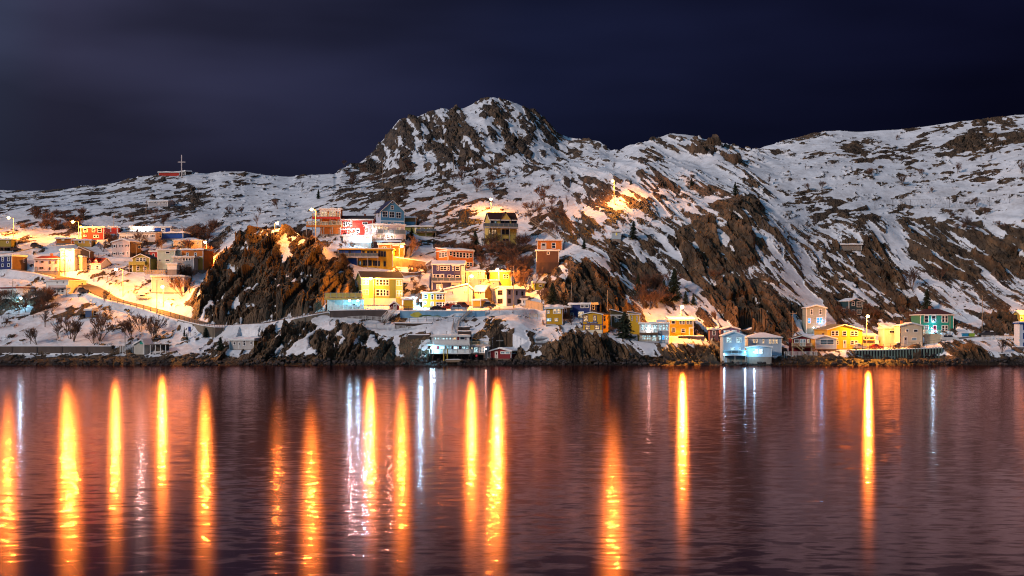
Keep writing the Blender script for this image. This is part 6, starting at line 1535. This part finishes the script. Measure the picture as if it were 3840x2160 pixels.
THICK = [((80,330,812,866),30,34,"reddish leafless shrub of the thicket above the top road at the far left"),((380,480,900,958),9,34,"shrub of the dark scrub around the pale pink gabled house"),((500,600,885,960),13,34,"shrub of the dark scrub below the long white house"),
 ((0,210,1118,1188),30,46,"dense dark shrub of the thicket below the white house with a red roof line"),((700,800,870,990),20,46,"brown shrub of the thicket on the slope left of the rock knob"),((630,720,1000,1062),9,40,"brown shrub below the yellow end of the orange house"),
 ((1200,1330,885,935),9,22,"lit low bush on the bank under the red house with decks"),((1640,1810,925,1000),20,44,"dark red shrub around the burnt orange house"),((1810,2010,930,1060),38,50,"dark red shrub of the thicket below the Tudor style house"),((1985,2120,770,885),12,40,"brown shrub beside the long wooden stair"),
 ((1290,1560,612,690),20,24,"low bush of the dark heath at the foot of the peak"),((1700,1880,640,720),10,28,"low bush of the heath right of the middle pole"),((2400,2530,1080,1165),14,60,"brown shrub between the dark spruces on the right"),((1535,1615,1010,1120),9,30,"shrub between the green house and the dark blue house"),
 ((3120,3430,1150,1245),18,36,"dark shrub of the gully behind the bright yellow gabled house"),((2100,2175,1195,1245),6,26,"shrub on the bank below the navy house on the cliff"),((2560,2700,1290,1335),10,22,"scrubby bush on the shore before the pale blue gabled house"),((470,640,770,860),10,26,"bush among the high rocks around the grey cabin"),((3560,3840,790,870),8,24,"small bush on the heath below the net fence")]
for (x0, x1, y0, y1), n, h, lab in THICK:
    for i in range(n):
        put_bare(random.uniform(x0, x1), random.uniform(y0, y1), h * random.uniform(.7, 1.25), lab, lab, random.choice((1, 2, 4, 5, 8)), 1.25)

def spruce(seed):
    r = random.Random(seed); cr = MB(); tr = MB().tube((0, 0, -.05), (0, 0, .97), .022, .004, 6)
    n = 30
    for i in range(n):
        z = .08 + .90 * (i / n) ** .95; R_ = .30 * (1 - z) ** .8 * r.uniform(.8, 1.15) + .012
        for j in range(9):
            a = r.uniform(0, 6.28); L_ = R_ * r.uniform(.65, 1.15); d = Vector((math.cos(a), math.sin(a), 0)); s = Vector((-d.y, d.x, 0))
            tip = d * L_ + Vector((0, 0, z - .10 * L_ / .3)); 
            for q in range(3):      # each branch carries hanging sprays
                u0 = q / 3; u1 = (q + 1.25) / 3
                p0 = Vector((0, 0, z)) + (tip - Vector((0, 0, z))) * u0; p1 = Vector((0, 0, z)) + (tip - Vector((0, 0, z))) * min(1, u1)
                wd = (.030 + .10 * L_) * (1 - .25 * q); b = len(cr.v); dr = -r.uniform(.012, .035)
                cr.v += [tuple(p0), tuple((p0 + p1) / 2 + s * wd + Vector((0, 0, dr))), tuple(p1 + Vector((0, 0, dr * .6))), tuple((p0 + p1) / 2 - s * wd + Vector((0, 0, dr))), tuple((p0 + p1) / 2 + Vector((0, 0, .008)))]
                cr.f += [(b, b+1, b+4), (b+1, b+2, b+4), (b+2, b+3, b+4), (b+3, b, b+4)]
    return tr.mesh("trunk", BARK), cr.mesh("crown", paint((.018, .028, .014), "spruce_needles", .9, .5, 6))
sp_m = [spruce(i) for i in range(4)]
for i, (x, y, h, wd, lab) in enumerate([(1194,745,38,1,"small spruce on the snow above the left lamp of the red deck house"),(1544,902,52,1.1,"spruce in front of the olive bungalow on its tall base"),(1782,938,75,1.4,"broad dark spruce left below the Tudor style house"),
 (2375,896,72,1.1,"spruce beside the little pale blue booth"),(2072,1146,92,1.2,"leaning dark spruce at the left foot of the small cliff"),(2342,1266,104,1.5,"big dark spruce right of the sign house"),(2393,1108,84,1,"left spruce of the group in the gully"),(2528,1128,128,1.15,"tallest spruce in the gully above the vivid orange house"),
 (2490,1130,84,1.2,"middle spruce of the group in the gully"),(2571,1140,52,1.1,"small spruce right of the tallest one"),(2600,1142,46,1.1,"smallest spruce at the right end of the gully group"),(3476,1170,92,1.15,"snow dusted spruce directly behind the teal house"),(2594,697,32,1.1,"little spruce on the hill right of the lone lamp"),
 (2757,732,54,1,"dark spruce at the top of the big slabs"),(2190,932,42,1,"small spruce right above the small orange cabin"),(2366,692,24,1.1,"tiny spruce on the snow beside the lone lamp"),(772,1262,36,1.7,"low spread evergreen under the road wall"),(826,1312,52,1.6,"wide evergreen left of the ruined white shack"),
 (691,1260,36,.6,"taller of two narrow evergreens on the bank under the road"),(701,1276,34,.6,"lower of two narrow evergreens on the bank under the road"),(3424,1186,34,1,"small spruce left behind the teal house"),(2676,1290,30,1.3,"round dark evergreen on the bank left of the pale blue gabled house")]):
    p = see(x, y); s = h * p.y / FPX
    root = empty("spruce_tree", (p.x, p.y, p.z - .1), random.uniform(0, 6), lab, "tree", "spruces on the slopes")
    a, b = sp_m[i % 4]; link("trunk", a, root); link("crown", b, root); root.scale = (s * wd, s * wd, s)

# ------------------------------------------------------------------ boulders of the shore
rb = MB(); random.seed(5)
for i in range(900):
    x = random.uniform(-60, 3900); y = random.choice((random.uniform(1345, 1368), random.uniform(1350, 1366), random.uniform(1325, 1350)))
    if 1600 < x < 1990 and y < 1345: continue
    D_ = hit(x, y); p = Vector(wpos(x, y, D_ - .4)); r = random.uniform(.18, .62) * (1.25 if y > 1350 else .9)
    rb.ball((p.x, p.y, p.z), r, 6, 4, .7, .28)
o = rb.build("shore_rocks", paint((.05, .038, .035), "wet_stone", .7, .5, 1.2)); tag(o, kind="stuff")
rb = MB()
for i in range(200):       # stones showing through the snowfields
    x, y = (random.uniform(2950, 3840), random.uniform(600, 780)) if i % 2 else (random.uniform(3480, 3840), random.uniform(1060, 1180))
    if i % 5 == 0: x, y = random.uniform(760, 1150), random.uniform(690, 800)
    p = see(x, y); rb.ball((p.x, p.y, p.z), random.uniform(.12, .5) * random.uniform(.5, 1.2), 7, 4, .5, .45)
o = rb.build("scattered_stones", paint((.09, .065, .045), "dry_stone", .9, .5, 1)); tag(o, kind="stuff")

# ------------------------------------------------------------------ small things
def board(px, py, w, h, foot, col, name, label, cat, D):
    p = Vector(wpos(px, foot, D)); m = D / FPX; root = empty(name, p, 0, label, cat)
    MB().box(-w * m / 2, -.06, (foot - py) * m - h * m / 2, w * m / 2, .0, (foot - py) * m + h * m / 2).build("board", paint(col, "sign_paint", .5), root)
    pme = MB().box(-.05, .003, -.8, .05, .1, (foot - py) * m).mesh("post", paint((.3, .25, .2), "post_wood"))
    for k in (-1, 1):
        o = link("post", pme, root); o.location = (k * w * m * .4, 0, 0)
board(3288, 1284, 15, 15, 1307, (.72, .68, .64), "notice_board", "white notice board behind the red car on the quay", "sign", 420.5)
board(711, 1234, 10, 18, 1250, (.04, .07, .25), "blue_panel", "blue panel on the foot of the road wall under the rock knob", "sign", 418.0)
p = see(91, 1005); m = p.y / FPX; root = empty("stop_sign", p, 0, "small red octagonal sign on a thin post right of the navy house", "sign")
MB().prism([(.42 * math.cos(math.pi / 8 + i * math.pi / 4), 2.2 + .42 * math.sin(math.pi / 8 + i * math.pi / 4)) for i in range(8)], -.05, 0, 'y').build("sign_plate", paint((.55, .04, .03), "sign_red"), root)
MB().box(-.04, .003, -.4, .04, .08, 2.2).build("post", paint((.3, .3, .3), "post_steel"), root)
p = Vector(wpos(1927, 1151, 428.0)); root = empty("fire_hydrant", p, 0, "yellow fire hydrant at the foot of the transformer pole", "hydrant")
MB().tube((0, 0, -.2), (0, 0, .62), .16, .14, 10).tube((-.26, 0, .42), (.26, 0, .42), .08, .08, 8).build("hydrant_body", paint((.7, .42, .02), "hydrant_paint"), root)
MB().ball((0, 0, .64), .15, 10, 6, .8).build("bonnet", paint((.7, .42, .02), "hydrant_paint"), root)
for x, y, w, lab, D_ in ((2033, 1276, 50, "upper boat wrapped in pale tarpaulin between the cliffs", 411.5), (2036, 1292, 56, "lower boat wrapped in pale tarpaulin between the cliffs", 408.5)):
    p = Vector(wpos(x, y, D_)); hw = w * D_ / FPX / 2; root = empty("covered_boat", p, 0, lab, "boat")
    MB().prism([(-hw, .5), (-hw * .8, -.5), (hw * .75, -.5), (hw, .6)], -.9, .9, 'y').build("hull", paint((.12, .12, .14), "hull_paint"), root)
    MB().prism([(-hw * 1.02, .45), (hw * 1.02, .55), (hw * .7, .95), (0, 1.15), (-hw * .8, .85)], -1.0, 1.0, 'y').build("tarpaulin", paint((.45, .50, .54), "tarpaulin", .6, .3, 1.5), root)
for (x0, x1, yt, yb_, D_, lab) in ((1717, 1762, 1226, 1238, 414.5, "upper snow capped timber wall of the little terraces behind the boathouse"), (1717, 1768, 1242, 1252, 411.8, "lower snow capped timber wall of the little terraces behind the boathouse"), (1480, 1620, 1212, 1232, 417.5, "dark rough wall under the snowy terrace left of the pale steps"), (1530, 1610, 1256, 1275, 411.5, "dark stone wall with round openings left of the white boathouse")):
    wall_run("terrace_wall", lab, "wall", [(x0, yt), ((x0 + x1) / 2, yt + 1), (x1, yt)], [(x0, yb_), (x1, yb_)], (.075, .05, .04), .5, True, lambda x, D_=D_: D_)
fence([(2154, 1250), (2187, 1250)], "black timber fence left of the mustard sign house", 'b', 1.1, D=413.6)
fence([(2562, 1294), (2600, 1294), (2640, 1293)], "low pale rail on the bank in front of the brown board fence", 'd', 1.0, D=417.0)
fence([(2665, 1290), (2690, 1300), (2708, 1306)], "timber handrails stepping down to the terrace of the pale blue gabled house", 'y', 1.1)
fence([(2820, 1300), (2860, 1296), (2890, 1296)], "dark garden rail behind the maroon boathouse", 'd', 1.0)
